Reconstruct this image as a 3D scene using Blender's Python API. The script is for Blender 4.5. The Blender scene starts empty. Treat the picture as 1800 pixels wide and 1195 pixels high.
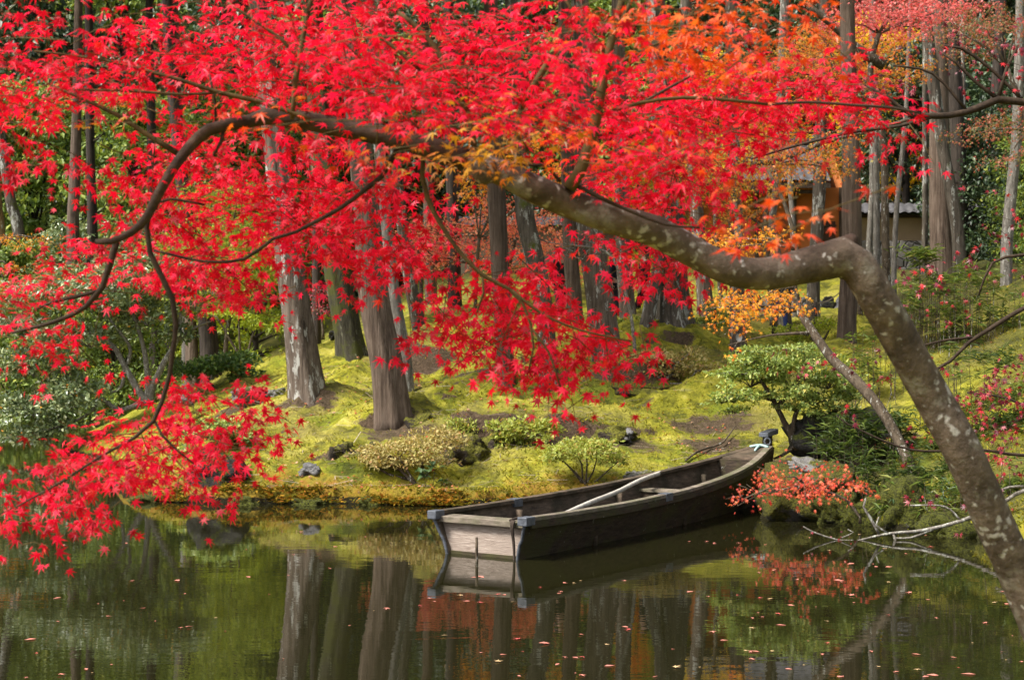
import bpy, math
import numpy as np
from mathutils import Vector
R = math.radians
C = bpy.context.scene.collection
scene = bpy.context.scene
rng = np.random.default_rng(7)

# ------------------------------------------------------------------ camera, sky, sun, exposure
F, HX, HY, CAMZ = 3000.0, 900.0, 570.0, 2.6
cam = bpy.data.objects.new('camera', bpy.data.cameras.new('camera'))
C.objects.link(cam); scene.camera = cam
cam.location = (0, 0, CAMZ); cam.rotation_euler = (R(90), 0, 0)
cam.data.sensor_width = 36; cam.data.lens = 60; cam.data.shift_y = -27.5/1800
cam.data.clip_start = 0.1; cam.data.clip_end = 2000
cam.data.dof.use_dof = True; cam.data.dof.focus_distance = 13; cam.data.dof.aperture_fstop = 7.5
SUN_EL, SUN_AZ = 52, 246            # high on the left, veiled by thin cloud
world = bpy.data.worlds.new('World'); scene.world = world; world.use_nodes = True
wn = world.node_tree.nodes; wl = world.node_tree.links
sky = wn.new('ShaderNodeTexSky'); sky.sky_type = 'NISHITA'; sky.sun_disc = False
sky.sun_elevation = R(SUN_EL); sky.sun_rotation = R(SUN_AZ); sky.air_density = 1.0; sky.dust_density = 4.0; sky.ozone_density = 0.6
hsv = wn.new('ShaderNodeHueSaturation'); hsv.inputs['Saturation'].default_value = 0.35
wl.new(sky.outputs[0], hsv.inputs['Color']); wl.new(hsv.outputs[0], wn['Background'].inputs['Color'])
wn['Background'].inputs['Strength'].default_value = 0.072
sd = bpy.data.lights.new('sun', 'SUN'); sd.energy = 2.7; sd.angle = R(14); sd.color = (1.0, 0.95, 0.87)
sun = bpy.data.objects.new('sun', sd); C.objects.link(sun)
az = R(SUN_AZ); sv = Vector((math.sin(az)*math.cos(R(SUN_EL)), math.cos(az)*math.cos(R(SUN_EL)), math.sin(R(SUN_EL))))
sun.rotation_euler = sv.to_track_quat('Z', 'Y').to_euler()
scene.view_settings.view_transform = 'Standard'; scene.view_settings.look = 'None'
scene.view_settings.exposure = 1.5
scene.render.engine = 'CYCLES'
cy = scene.cycles
cy.max_bounces = 7; cy.diffuse_bounces = 3; cy.glossy_bounces = 3; cy.transmission_bounces = 4; cy.transparent_max_bounces = 6
cy.use_denoising = True; cy.sample_clamp_indirect = 6; cy.caustics_reflective = False; cy.caustics_refractive = False

# ------------------------------------------------------------------ helpers
def at(px, py, D):
    px = np.asarray(px, float); py = np.asarray(py, float); D = np.asarray(D, float)
    return np.stack(np.broadcast_arrays((px-HX)/F*D, D, CAMZ-(py-HY)/F*D), -1)
def PX(X, D): return HX+X/D*F

def hash2(ix, iy, s):
    h = (ix.astype(np.int64)*374761393 + iy.astype(np.int64)*668265263 + s*974711) & 0x7fffffff
    h = ((h ^ (h >> 13))*1274126177) & 0x7fffffff
    return ((h ^ (h >> 16)) & 0xffff)/65535.0
def vnoise(x, y, s=0):
    x = np.asarray(x, float); y = np.asarray(y, float)
    ix = np.floor(x).astype(int); iy = np.floor(y).astype(int); fx = x-ix; fy = y-iy
    fx = fx*fx*(3-2*fx); fy = fy*fy*(3-2*fy)
    a = hash2(ix, iy, s)*(1-fx)+hash2(ix+1, iy, s)*fx
    b = hash2(ix, iy+1, s)*(1-fx)+hash2(ix+1, iy+1, s)*fx
    return (a*(1-fy)+b*fy)*2-1

def thing(name, label, cat, loc=(0, 0, 0), group=None, kind=None):
    o = bpy.data.objects.new(name, None); C.objects.link(o); o.location = tuple(float(v) for v in loc)
    o.empty_display_size = 0.2
    return tag(o, label, cat, group, kind)
def tag(o, label=None, cat=None, group=None, kind=None):
    if label: o['label'] = label
    if cat: o['category'] = cat
    if group: o['group'] = group
    if kind: o['kind'] = kind
    return o
def mesh(name, V, Fs, mat, smooth=True):
    V = np.ascontiguousarray(V, np.float32)
    if isinstance(Fs, np.ndarray):
        ls = np.full(len(Fs), Fs.shape[1], np.int32); idx = Fs.ravel().astype(np.int32)
    else:
        arrs = [np.asarray(f) for f in Fs]
        ls = np.concatenate([np.full(len(a), a.shape[1], np.int32) if a.ndim == 2 else np.array([len(a)], np.int32) for a in arrs])
        idx = np.concatenate([a.ravel() for a in arrs]).astype(np.int32)
    me = bpy.data.meshes.new(name)
    me.vertices.add(len(V)); me.vertices.foreach_set('co', V.ravel())
    me.loops.add(len(idx)); me.loops.foreach_set('vertex_index', idx)
    st = np.zeros(len(ls), np.int32); st[1:] = np.cumsum(ls)[:-1]
    me.polygons.add(len(ls)); me.polygons.foreach_set('loop_start', st)
    me.polygons.foreach_set('use_smooth', np.full(len(ls), smooth))
    me.update(calc_edges=True)
    for m in (mat if isinstance(mat, (list, tuple)) else [mat]): me.materials.append(m)
    return me
def obj(name, VF, mat, parent=None, smooth=True, label=None, origin=None):
    V, Fs = VF
    o0 = np.array(parent.location) if parent is not None and parent.parent is None else (np.array(parent['_o']) if parent is not None else np.zeros(3))
    if parent is None and origin is not None: o0 = np.asarray(origin, float)
    o = bpy.data.objects.new(name, mesh(name, np.asarray(V)-o0, Fs, mat, smooth)); C.objects.link(o)
    if parent is not None: o.parent = parent
    elif origin is not None: o.location = tuple(float(v) for v in o0)
    if parent is not None: o['_o'] = [float(v) for v in o0]
    if label: o['label'] = label
    return o
def join(parts):
    Vs, Fs, n = [], [], 0
    for V, f in parts:
        Vs.append(V)
        if isinstance(f, np.ndarray): Fs.append(f+n)
        else: Fs += [np.asarray(a)+n for a in f]
        n += len(V)
    if all(f.ndim == 2 and f.shape[1] == Fs[0].shape[1] for f in Fs): return np.concatenate(Vs), np.concatenate(Fs)
    return np.concatenate(Vs), Fs
def resample(P, r, step):
    P = np.asarray(P, float); r = np.asarray(r, float)
    if len(P) == 2: P = np.stack([P[0], (P[0]+P[1])/2, P[1]]); r = np.array([r[0], (r[0]+r[1])/2, r[1]])
    Q = np.concatenate([[2*P[0]-P[1]], P, [2*P[-1]-P[-2]]]); rr = np.concatenate([[r[0]], r, [r[-1]]])
    out, ro = [], []
    for i in range(1, len(Q)-2):
        n = max(1, int(np.linalg.norm(Q[i+1]-Q[i])/step))
        t = np.linspace(0, 1, n, endpoint=False)[:, None]
        a, b, c, d = Q[i-1], Q[i], Q[i+1], Q[i+2]
        out.append(.5*((2*b)+(c-a)*t+(2*a-5*b+4*c-d)*t**2+(3*b-a-3*c+d)*t**3))
        ro.append(rr[i]+(rr[i+1]-rr[i])*t[:, 0])
    out.append(P[-1:]); ro.append(r[-1:])
    return np.concatenate(out), np.concatenate(ro)
def tube(P, r, n=8, step=None, lump=0.0, flute=0.0, flare=0.0, seed=0, cap=True, lumpf=6.0):
    if step: P, r = resample(P, r, step)
    P = np.asarray(P, float); r = np.asarray(r, float); m = len(P)
    T = np.gradient(P, axis=0); T /= np.linalg.norm(T, axis=1)[:, None]+1e-12
    u = np.cross(T[0], [0, 1, 0.3]); u /= np.linalg.norm(u)
    U = np.zeros_like(P); U[0] = u
    for i in range(1, m):
        u = U[i-1]-T[i]*np.dot(U[i-1], T[i]); U[i] = u/np.linalg.norm(u)
    W = np.cross(T, U)
    a = np.arange(n)*2*np.pi/n
    s = np.concatenate([[0], np.cumsum(np.linalg.norm(np.diff(P, axis=0), axis=1))])
    rad = np.repeat(r[:, None], n, 1)
    if lump or flute or flare:
        A = np.repeat(a[None], m, 0); S = np.repeat(s[:, None], n, 1); cx, sx = np.cos(A), np.sin(A)
        k = 1+lump*(vnoise(cx*1.6+S*lumpf*.35+seed*7.1, sx*1.6+S*lumpf+seed*3.3, seed)+.5*vnoise(cx*4+seed, sx*4+S*lumpf*2.2, seed+5))
        if flute: k += flute*(vnoise(A*n/12+S*.25, S*.22+seed*9, seed+9))*np.where(A > 0, 1, 1)+flute*.6*vnoise(cx*5, sx*5+S*.3, seed+3)
        if flare:
            lob = .75+.55*np.cos(A*3+seed)+.45*np.cos(A*5+seed*2.3)
            k += flare*np.exp(-S/ (r[0]*1.5))*lob
        rad = rad*k
    V = P[:, None]+rad[..., None]*(np.cos(a)[None, :, None]*U[:, None]+np.sin(a)[None, :, None]*W[:, None])
    V = V.reshape(-1, 3)
    i = np.arange(m-1)[:, None]*n; j = np.arange(n)[None]; j2 = (j+1) % n
    Fq = np.stack([i+j, i+j2, i+n+j2, i+n+j], -1).reshape(-1, 4)
    if cap and n > 4:
        V = np.concatenate([V, P[:1], P[-1:]]); c0, c1 = m*n, m*n+1; jj = np.arange(n); j2 = (jj+1) % n
        tri = np.concatenate([np.stack([j2, jj, np.full(n, c0), np.full(n, c0)], -1)[:, :3], np.stack([(m-1)*n+jj, (m-1)*n+j2, np.full(n, c1)], -1)])
        return V, [Fq, tri]
    return V, Fq
def box(c, s, rot=0.0, axes=None):
    c = np.asarray(c, float); h = np.asarray(s, float)/2
    g = np.array([[x, y, z] for x in (-1, 1) for y in (-1, 1) for z in (-1, 1)], float)*h
    if axes is not None: g = g@np.asarray(axes)
    elif rot: co, si = math.cos(rot), math.sin(rot); g = g@np.array([[co, si, 0], [-si, co, 0], [0, 0, 1]])
    return g+c, np.array([[0, 1, 3, 2], [4, 6, 7, 5], [0, 4, 5, 1], [2, 3, 7, 6], [0, 2, 6, 4], [1, 5, 7, 3]])
def bevel(o, w=0.006, seg=2):
    m = o.modifiers.new('bevel', 'BEVEL'); m.width = w; m.segments = seg; m.limit_method = 'ANGLE'; return o
def unit(v): return v/(np.linalg.norm(v, axis=-1, keepdims=True)+1e-9)
def scatter(tmpl, P, D, U, S, Z=None):
    """copies of a leaf (x side, y towards the tip, z face) at points P, tips along D, faces towards U, sizes S"""
    tv, tf = tmpl; D = unit(D); N = unit(U-D*np.sum(U*D, -1, keepdims=True)); X = np.cross(D, N)
    zs = np.ones(len(P)) if Z is None else Z
    V = P[:, None]+S[:, None, None]*(tv[None, :, :1]*X[:, None]+tv[None, :, 1:2]*D[:, None]+tv[None, :, 2:]*zs[:, None, None]*N[:, None])
    Fs = tf[None]+(np.arange(len(P))*len(tv))[:, None, None]
    return V.reshape(-1, 3), Fs.reshape(-1, tf.shape[1])
def star(lobes, notch, droop=.12):
    pts = []
    for k, (a, l) in enumerate(lobes):
        pts.append((a, l, -droop*l*l))
        if k < len(lobes)-1: pts.append(((a+lobes[k+1][0])/2, notch*(l+lobes[k+1][1])/2, 0.03))
    pts.append((180, .06, 0))
    v = [(0, 0, .04)]+[(l*math.sin(R(a)), l*math.cos(R(a)), z) for a, l, z in pts]
    n = len(pts)
    return np.array(v)+np.array([0, .25, 0]), np.array([[0, 1+(k+1) % n, 1+k] for k in range(n)])
MAPLE = star([(-128, .38), (-84, .66), (-41, .92), (0, 1.05), (41, .92), (84, .66), (128, .38)], .34)
MAPLE5 = star([(-105, .5), (-50, .9), (0, 1.05), (50, .9), (105, .5)], .3)
OVAL = (np.array([(0, 0, 0), (.26, .38, .07), (0, 1, -.1), (-.26, .38, .07), (0, .45, 0)], float), np.array([[0, 1, 4], [1, 2, 4], [2, 3, 4], [3, 0, 4]]))
BLADE = (np.array([(0, 0, 0), (.07, .4, .03), (0, 1, -.16), (-.07, .4, .03)], float), np.array([[0, 1, 2], [0, 2, 3]]))
def rdir(n, g=rng):
    v = g.normal(size=(n, 3)); return unit(v)

# ------------------------------------------------------------------ materials
def newmat(name):
    m = bpy.data.materials.new(name); m.use_nodes = True; nt = m.node_tree
    for n in list(nt.nodes): nt.nodes.remove(n)
    return m, nt, nt.nodes.new('ShaderNodeOutputMaterial')
def N(nt, t, **kw):
    n = nt.nodes.new(t)
    for k, v in kw.items():
        if k in n.inputs: n.inputs[k].default_value = v
        else: setattr(n, k, v)
    return n
def ramp(nt, fac, stops, interp='LINEAR'):
    r = nt.nodes.new('ShaderNodeValToRGB'); e = r.color_ramp.elements; r.color_ramp.interpolation = interp
    while len(e) < len(stops): e.new(0.5)
    for el, (p, c) in zip(e, stops): el.position = p; el.color = (*c, 1) if len(c) == 3 else c
    nt.links.new(fac, r.inputs[0]); return r.outputs[0]
def noise(nt, co, scale, detail=4, rough=.55, sc=None):
    if sc is not None:
        mp = nt.nodes.new('ShaderNodeMapping'); mp.inputs['Scale'].default_value = sc; nt.links.new(co, mp.inputs[0]); co = mp.outputs[0]
    n = N(nt, 'ShaderNodeTexNoise', Scale=scale, Detail=detail, Roughness=rough); nt.links.new(co, n.inputs['Vector']); return n.outputs['Fac']
def mix(nt, fac, a, b, mode='MIX'):
    n = nt.nodes.new('ShaderNodeMix'); n.data_type = 'RGBA'; n.blend_type = mode
    for s, v in ((n.inputs[0], fac), (n.inputs[6], a), (n.inputs[7], b)):
        if hasattr(v, 'links'): nt.links.new(v, s)
        elif isinstance(v, tuple): s.default_value = (*v, 1)
        else: s.default_value = v
    return n.outputs[2]
def math_(nt, op, a, b=0.0, clamp=False):
    n = nt.nodes.new('ShaderNodeMath'); n.operation = op; n.use_clamp = clamp
    for s, v in ((n.inputs[0], a), (n.inputs[1], b)):
        if hasattr(v, 'links'): nt.links.new(v, s)
        else: s.default_value = v
    return n.outputs[0]
def bump(nt, h, strength=.5, dist=.02, normal=None):
    b = N(nt, 'ShaderNodeBump', Strength=strength, Distance=dist); nt.links.new(h, b.inputs['Height'])
    if normal is not None: nt.links.new(normal, b.inputs['Normal'])
    return b.outputs[0]
def leafmat(name, stops, trans=.4, rough=.42, spec=.5, tint=None, patch=None):
    m, nt, out = newmat(name); L = nt.links
    g = nt.nodes.new('ShaderNodeNewGeometry'); tc = nt.nodes.new('ShaderNodeTexCoord')
    col = ramp(nt, g.outputs['Random Per Island'], stops)
    if patch:
        f = ramp(nt, noise(nt, tc.outputs['Object'], patch[1], 2), [(patch[2], (0, 0, 0)), (patch[2]+.12, (1, 1, 1))]); col = mix(nt, f, col, patch[0])
    p = N(nt, 'ShaderNodeBsdfPrincipled', Roughness=rough); p.inputs['Specular IOR Level'].default_value = spec
    L.new(col, p.inputs['Base Color'])
    t = nt.nodes.new('ShaderNodeBsdfTranslucent'); tcol = mix(nt, 1.0, col, tint or (1.35, 1.2, .8), 'MULTIPLY'); L.new(tcol, t.inputs[0])
    s = N(nt, 'ShaderNodeMixShader', Fac=trans); L.new(p.outputs[0], s.inputs[1]); L.new(t.outputs[0], s.inputs[2]); L.new(s.outputs[0], out.inputs[0])
    return m
def barkmat(name, dark, light, fib=(9, 9, .7), lich=0.0, lcol=(.52, .52, .46), moss=0.0, mcol=(.1, .11, .02), spots=False, rough=.9, depth=.02, lscale=5.0):
    m, nt, out = newmat(name); L = nt.links; tc = nt.nodes.new('ShaderNodeTexCoord'); co = tc.outputs['Object']
    n1a = noise(nt, co, 4.0, 6, .7, fib); n1b = noise(nt, co, 5.0, 5, .7, (1.6, 1.6, .6)); n1 = math_(nt, 'ADD', math_(nt, 'MULTIPLY', n1a, .72), math_(nt, 'MULTIPLY', n1b, .28)); n2 = noise(nt, co, 1.3, 3)
    n3 = noise(nt, co, 11.0, 3, .6, fib)
    col = ramp(nt, n1, [(.36, tuple(.22*c for c in dark)), (.47, tuple(.75*c for c in dark)), (.70, tuple(.9*c for c in light))])
    col = mix(nt, ramp(nt, n2, [(.35, (0, 0, 0)), (.7, (.55, .55, .55))]), col, tuple(.75*a+.25*b for a, b in zip(dark, light)))
    if lich:
        ln = noise(nt, co, lscale, 6, .75, (1.3, 1.3, .4)); lm = noise(nt, co, .9, 2)
        f = ramp(nt, math_(nt, 'ADD', ln, math_(nt, 'MULTIPLY', lm, .35)), [(.80-lich*.25, (0, 0, 0)), (.84-lich*.25, (1, 1, 1))])
        col = mix(nt, f, col, mix(nt, n3, tuple(.7*c for c in lcol), lcol))
    if spots:
        v = N(nt, 'ShaderNodeTexVoronoi', Scale=27.0)
        wn_ = N(nt, 'ShaderNodeTexNoise', Scale=14.0, Detail=4.0); L.new(co, wn_.inputs['Vector'])
        w = noise(nt, co, 55, 4, .7); wa = mix(nt, .10, co, wn_.outputs['Color'], 'ADD'); L.new(wa, v.inputs['Vector'])
        d = math_(nt, 'ADD', v.outputs['Distance'], math_(nt, 'MULTIPLY', w, .6))
        sz = math_(nt, 'MULTIPLY', math_(nt, 'SUBTRACT', noise(nt, v.outputs['Position'], 3.7, 2), .38), 1.1)
        f = ramp(nt, math_(nt, 'SUBTRACT', math_(nt, 'ADD', sz, .47), d), [(.0, (0, 0, 0)), (.22, (1, 1, 1))])
        col = mix(nt, math_(nt, 'MULTIPLY', f, .75), col, (.44, .42, .38))
        f2 = ramp(nt, noise(nt, co, 9, 5, .65), [(.54, (0, 0, 0)), (.66, (1, 1, 1))]); col = mix(nt, math_(nt, 'MULTIPLY', f2, .6), col, (.25, .235, .185))
    if moss:
        f = ramp(nt, noise(nt, co, 2.2, 5, .7), [(.62-moss*.3, (0, 0, 0)), (.72-moss*.3, (1, 1, 1))]); col = mix(nt, f, col, mix(nt, n3, tuple(.5*c for c in mcol), mcol))
    p = N(nt, 'ShaderNodeBsdfPrincipled', Roughness=rough); p.inputs['Specular IOR Level'].default_value = .25
    L.new(col, p.inputs['Base Color'])
    h = math_(nt, 'ADD', n1, math_(nt, 'MULTIPLY', n3, .5)); L.new(bump(nt, h, .9, depth), p.inputs['Normal']); L.new(p.outputs[0], out.inputs[0])
    return m
def rockmat(name, a, b, moss=0.0, mcol=(.12, .13, .015)):
    m, nt, out = newmat(name); L = nt.links; tc = nt.nodes.new('ShaderNodeTexCoord'); co = tc.outputs['Object']
    n = noise(nt, co, 5, 6, .7); col = ramp(nt, n, [(.3, a), (.7, b)])
    n2 = noise(nt, co, 22, 5, .7)
    if moss:
        g = nt.nodes.new('ShaderNodeNewGeometry'); sx = nt.nodes.new('ShaderNodeSeparateXYZ'); L.new(g.outputs['Normal'], sx.inputs[0])
        f = ramp(nt, math_(nt, 'ADD', math_(nt, 'MULTIPLY', noise(nt, co, 3.5, 5, .7), .9), math_(nt, 'MULTIPLY', sx.outputs[2], .12)), [(.62-moss*.4, (0, 0, 0)), (.70-moss*.4, (1, 1, 1))])
        n4_ = noise(nt, co, 34, 5, .75); col = mix(nt, f, col, mix(nt, ramp(nt, n4_, [(.38, (0, 0, 0)), (.62, (1, 1, 1))]), tuple(.22*c for c in mcol), tuple(1.7*c for c in mcol)))
    p = N(nt, 'ShaderNodeBsdfPrincipled', Roughness=.92); p.inputs['Specular IOR Level'].default_value = .3; L.new(col, p.inputs['Base Color'])
    L.new(bump(nt, math_(nt, 'ADD', n, n2), 1.0, .08), p.inputs['Normal']); L.new(p.outputs[0], out.inputs[0]); return m
def woodmat(name, a, b, sc=(.8, 7, 7), stain=None, rough=.85, lich=False):
    m, nt, out = newmat(name); L = nt.links; tc = nt.nodes.new('ShaderNodeTexCoord'); co = tc.outputs['Object']
    n = noise(nt, co, 4, 6, .65, sc); col = ramp(nt, n, [(.3, a), (.7, b)])
    if stain: col = mix(nt, ramp(nt, noise(nt, co, 2.6, 5, .7), [(.45, (0, 0, 0)), (.62, (.85, .85, .85))]), col, stain)
    if lich: col = mix(nt, ramp(nt, noise(nt, co, 8, 5, .7), [(.66, (0, 0, 0)), (.69, (.7, .7, .7))]), col, (.33, .33, .29))
    p = N(nt, 'ShaderNodeBsdfPrincipled', Roughness=rough); p.inputs['Specular IOR Level'].default_value = .3; L.new(col, p.inputs['Base Color'])
    L.new(bump(nt, n, .7, .012), p.inputs['Normal']); L.new(p.outputs[0], out.inputs[0]); return m
def flat(name, col, rough=.7, metal=0.0, var=.25, scale=8, bmp=.2, spec=.4):
    m, nt, out = newmat(name); L = nt.links; tc = nt.nodes.new('ShaderNodeTexCoord'); n = noise(nt, tc.outputs['Object'], scale, 5, .6)
    c = ramp(nt, n, [(.3, tuple(x*(1-var) for x in col)), (.7, tuple(min(1, x*(1+var)) for x in col))])
    p = N(nt, 'ShaderNodeBsdfPrincipled', Roughness=rough, Metallic=metal); p.inputs['Specular IOR Level'].default_value = spec; L.new(c, p.inputs['Base Color'])
    if bmp: L.new(bump(nt, n, bmp, .02), p.inputs['Normal'])
    L.new(p.outputs[0], out.inputs[0]); return m

M = {}
RED = [(0, (.36, .002, .016)), (.3, (.60, .003, .025)), (.7, (.82, .003, .044)), (.93, (.86, .012, .085)), (1, (.78, .05, .02))]
M['red'] = leafmat('crimson_leaf', RED, .5, .46, .36, (1.3, 1.0, .9), ((.72, .05, .015), .9, .66))
M['orange'] = leafmat('scarlet_orange_leaf', [(0, (.62, .03, .012)), (.5, (.72, .085, .012)), (1, (.78, .17, .02))], .42, .4, .5, (1.3, 1.1, .8), ((.6, .02, .02), 1.2, .58))
M['olive'] = leafmat('olive_gold_leaf', [(0, (.30, .11, .02)), (.3, (.42, .2, .015)), (.7, (.5, .28, .015)), (1, (.55, .1, .03))], .42, .42, .5, (1.3, 1.1, .8), ((.55, .03, .03), 2.2, .55))
M['gold'] = leafmat('golden_orange_leaf', [(0, (.78, .16, .015)), (.5, (.82, .33, .018)), (1, (.8, .46, .03))], .42, .5, .4)
M['amber'] = leafmat('amber_olive_leaf', [(0, (0.792, 0.156, 0.033)), (.4, (0.720, 0.338, 0.033)), (1, (0.456, 0.364, 0.044))], .42, .5, .4, None, ((.75, .12, .05), .9, .5))
M['coral'] = leafmat('coral_leaf', [(0, (0.756, 0.090, 0.064)), (.5, (0.861, 0.255, 0.144)), (1, (0.861, 0.420, 0.192))], .4, .5, .5)
M['ember'] = leafmat('ember_orange_leaf', [(0, (0.626, 0.051, 0.045)), (.5, (0.782, 0.136, 0.075)), (1, (0.810, 0.238, 0.075))], .4, .5, .4)
M['pink'] = leafmat('rose_pink_leaf', [(0, (0.651, 0.036, 0.048)), (.5, (0.861, 0.156, 0.156)), (1, (0.892, 0.300, 0.240))], .35, .45, .6)
M['pinkolive'] = leafmat('dull_pink_and_olive_leaf', [(0, (.5, .09, .07)), (.4, (.42, .13, .06)), (.6, (.2, .15, .03)), (1, (.13, .13, .03))], .38, .5, .5)
M['plum'] = leafmat('plum_red_leaf', [(0, (.09, .006, .02)), (.5, (.24, .012, .035)), (.85, (.55, .02, .025)), (1, (.5, .15, .17))], .22, .4, .5)
M['yellow'] = leafmat('bright_yellow_leaf', [(0, (.62, .36, .01)), (.5, (.8, .55, .01)), (1, (.6, .5, .03))], .45, .55, .3)
M['cam'] = leafmat('grey_green_leaf', [(0, (0.088, 0.134, 0.057)), (.5, (0.167, 0.224, 0.095)), (.9, (0.313, 0.367, 0.171)), (1, (0.470, 0.490, 0.248))], .25, .34, .6)
M['dark'] = leafmat('dark_evergreen_leaf', [(0, (0.018, 0.039, 0.018)), (.5, (0.039, 0.072, 0.030)), (.92, (0.075, 0.120, 0.045)), (1, (0.150, 0.180, 0.075))], .2, .42, .5)
M['mid'] = leafmat('mid_green_leaf', [(0, (0.081, 0.140, 0.024)), (.5, (0.162, 0.238, 0.043)), (.9, (0.270, 0.350, 0.060)), (1, (0.459, 0.476, 0.072))], .3, .5, .4)
M['lime'] = leafmat('lime_green_leaf', [(0, (0.165, 0.230, 0.014)), (.5, (0.275, 0.359, 0.022)), (1, (0.440, 0.475, 0.036))], .4, .5, .4)
M['shrub'] = leafmat('fresh_green_leaf', [(0, (.05, .1, .02)), (.5, (.1, .19, .035)), (.9, (.18, .28, .06)), (1, (.3, .33, .09))], .3, .45, .5)
M['shrubpale'] = leafmat('pale_fresh_green_leaf', [(0, (0.120, 0.174, 0.034)), (.5, (0.239, 0.333, 0.068)), (.9, (0.410, 0.492, 0.124)), (1, (0.684, 0.580, 0.135))], .3, .45, .5)
M['tan'] = leafmat('tan_azalea_leaf', [(0, (0.221, 0.187, 0.059)), (.4, (0.365, 0.316, 0.094)), (.8, (0.497, 0.421, 0.164)), (1, (0.442, 0.234, 0.094))], .3, .55, .4)
M['azalea'] = leafmat('yellow_green_azalea_leaf', [(0, (0.182, 0.230, 0.037)), (.5, (0.324, 0.379, 0.061)), (.85, (0.425, 0.459, 0.097)), (1, (0.456, 0.252, 0.073))], .35, .5, .4)
M['bamboo'] = leafmat('bamboo_grass_leaf', [(0, (.06, .1, .015)), (.5, (.12, .18, .03)), (.85, (.2, .26, .05)), (1, (.4, .36, .12))], .35, .5, .4)
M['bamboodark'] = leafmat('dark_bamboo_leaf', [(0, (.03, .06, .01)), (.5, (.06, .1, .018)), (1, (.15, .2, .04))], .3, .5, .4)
M['fern'] = leafmat('dark_fern_leaf', [(0, (.02, .05, .015)), (.6, (.05, .1, .03)), (1, (.09, .15, .05))], .25, .4, .5)
M['berry'] = leafmat('orange_berry', [(0, (.7, .22, .01)), (1, (.8, .38, .02))], .2, .5, .4)
M['litter'] = leafmat('fallen_leaf_litter', [(0, (.45, .02, .03)), (.4, (.5, .16, .06)), (.7, (.33, .2, .1)), (1, (.55, .3, .2))], .1, .6, .4)
M['floating'] = leafmat('floating_leaf', [(0, (.62, .2, .15)), (1, (.66, .25, .19))], .1, .5, .5)
M['floating_red'] = leafmat('floating_red_leaf', [(0, (.6, .1, .09)), (1, (.6, .1, .09))], .1, .5, .5)
M['floating_tan'] = leafmat('floating_tan_leaf', [(0, (.6, .4, .2)), (1, (.6, .4, .2))], .1, .5, .5)

M['cedar'] = barkmat('red_brown_cedar_bark', (.105, .072, .052), (.27, .21, .165), (4.5, 4.5, .22), .0, (.4, .39, .34), depth=.03)
M['cedargrey'] = barkmat('grey_cedar_bark', (.115, .085, .064), (.29, .235, .19), (4.5, 4.5, .25), .27, (.46, .45, .41), depth=.03)
M['lichen'] = barkmat('lichen_grey_bark', (.08, .066, .05), (.21, .18, .145), (4, 4, .45), .27, (.4, .4, .36), .1, depth=.025)
M['darkbark'] = barkmat('dark_brown_bark', (.04, .031, .025), (.115, .092, .075), (5, 5, .25), .0, depth=.03)
M['mossbark'] = barkmat('mossy_dark_bark', (.045, .04, .026), (.12, .11, .07), (8, 8, .7), .1, (.3, .3, .22), .5, (.085, .09, .022), depth=.03)
M['slender'] = barkmat('pale_slender_bark', (.15, .135, .115), (.33, .31, .275), (6, 6, 1.5), .22, (.45, .45, .41), lscale=12, depth=.012)
M['tan_bark'] = barkmat('orange_brown_bark', (.2, .12, .05), (.38, .25, .12), (9, 9, .6), .1, depth=.02)
M['maplebark'] = barkmat('spotted_maple_bark', (.085, .062, .044), (.255, .195, .143), (3, 3, 3), 0, spots=True, depth=.014)
M['limbbark'] = barkmat('brown_limb_bark', (.045, .028, .019), (.115, .076, .054), (4, 4, 4), 0, depth=.006)
M['branchbark'] = barkmat('dark_branch_bark', (.035, .022, .014), (.09, .06, .038), (6, 6, 6), 0, depth=.004)
M['olivetwig'] = barkmat('olive_twig_bark', (.075, .05, .016), (.15, .1, .035), (6, 6, 6), 0, depth=.002)
M['palestem'] = barkmat('pale_grey_stem', (.16, .14, .115), (.4, .37, .33), (8, 8, 8), .3, depth=.004, lscale=18)
M['brownstem'] = barkmat('brown_stem', (.075, .055, .035), (.18, .14, .1), (8, 8, 3), .15, depth=.005, lscale=18)

# ------------------------------------------------------------------ the ground: one sheet, banks cut by the pond's shoreline
SH = [(2300, 16.), (1850, 19.2), (1760, 20.4), (1690, 20.9), (1620, 21.4), (1555, 21.7), (1500, 22.3), (1470, 22.1), (1420, 22.7), (1335, 22.9), (1328, 23.6), (1352, 25.6), (1250, 25.7), (1100, 24.9),
      (950, 24.5), (800, 24.35), (700, 24.5), (600, 24.75), (520, 24.75), (440, 24.75), (330, 24.85), (250, 25.3), (214, 26.6), (222, 30.0), (200, 32.2), (150, 33.3), (118, 35), (160, 38), (280, 42), (332, 47), (262, 54), (100, 56), (-100, 57), (-420, 55)]
sh = [((p-HX)/F*d, d) for p, d in SH]
sh += [(-45, 48), (-48, 8), (-6, 7.6), (0, 7.4), (2, 7.4), (3.6, 8.2), (5.2, 11), (6.4, 15)]
sh = np.array(sh)
def shore_dist(X, Y):
    """signed distance to the pond's edge: positive on land"""
    A = sh; B = np.roll(sh, -1, 0); d2 = np.full(X.shape, 1e9); ins = np.zeros(X.shape, bool)
    for (ax, ay), (bx, by) in zip(A, B):
        ex, ey = bx-ax, by-ay; t = np.clip(((X-ax)*ex+(Y-ay)*ey)/(ex*ex+ey*ey+1e-12), 0, 1)
        d2 = np.minimum(d2, (X-ax-t*ex)**2+(Y-ay-t*ey)**2)
        c = ((ay > Y) != (by > Y)); ins ^= c & (X < ax+(Y-ay)/(by-ay+1e-12)*ex)
    return np.where(ins, -1, 1)*np.sqrt(d2)
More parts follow.
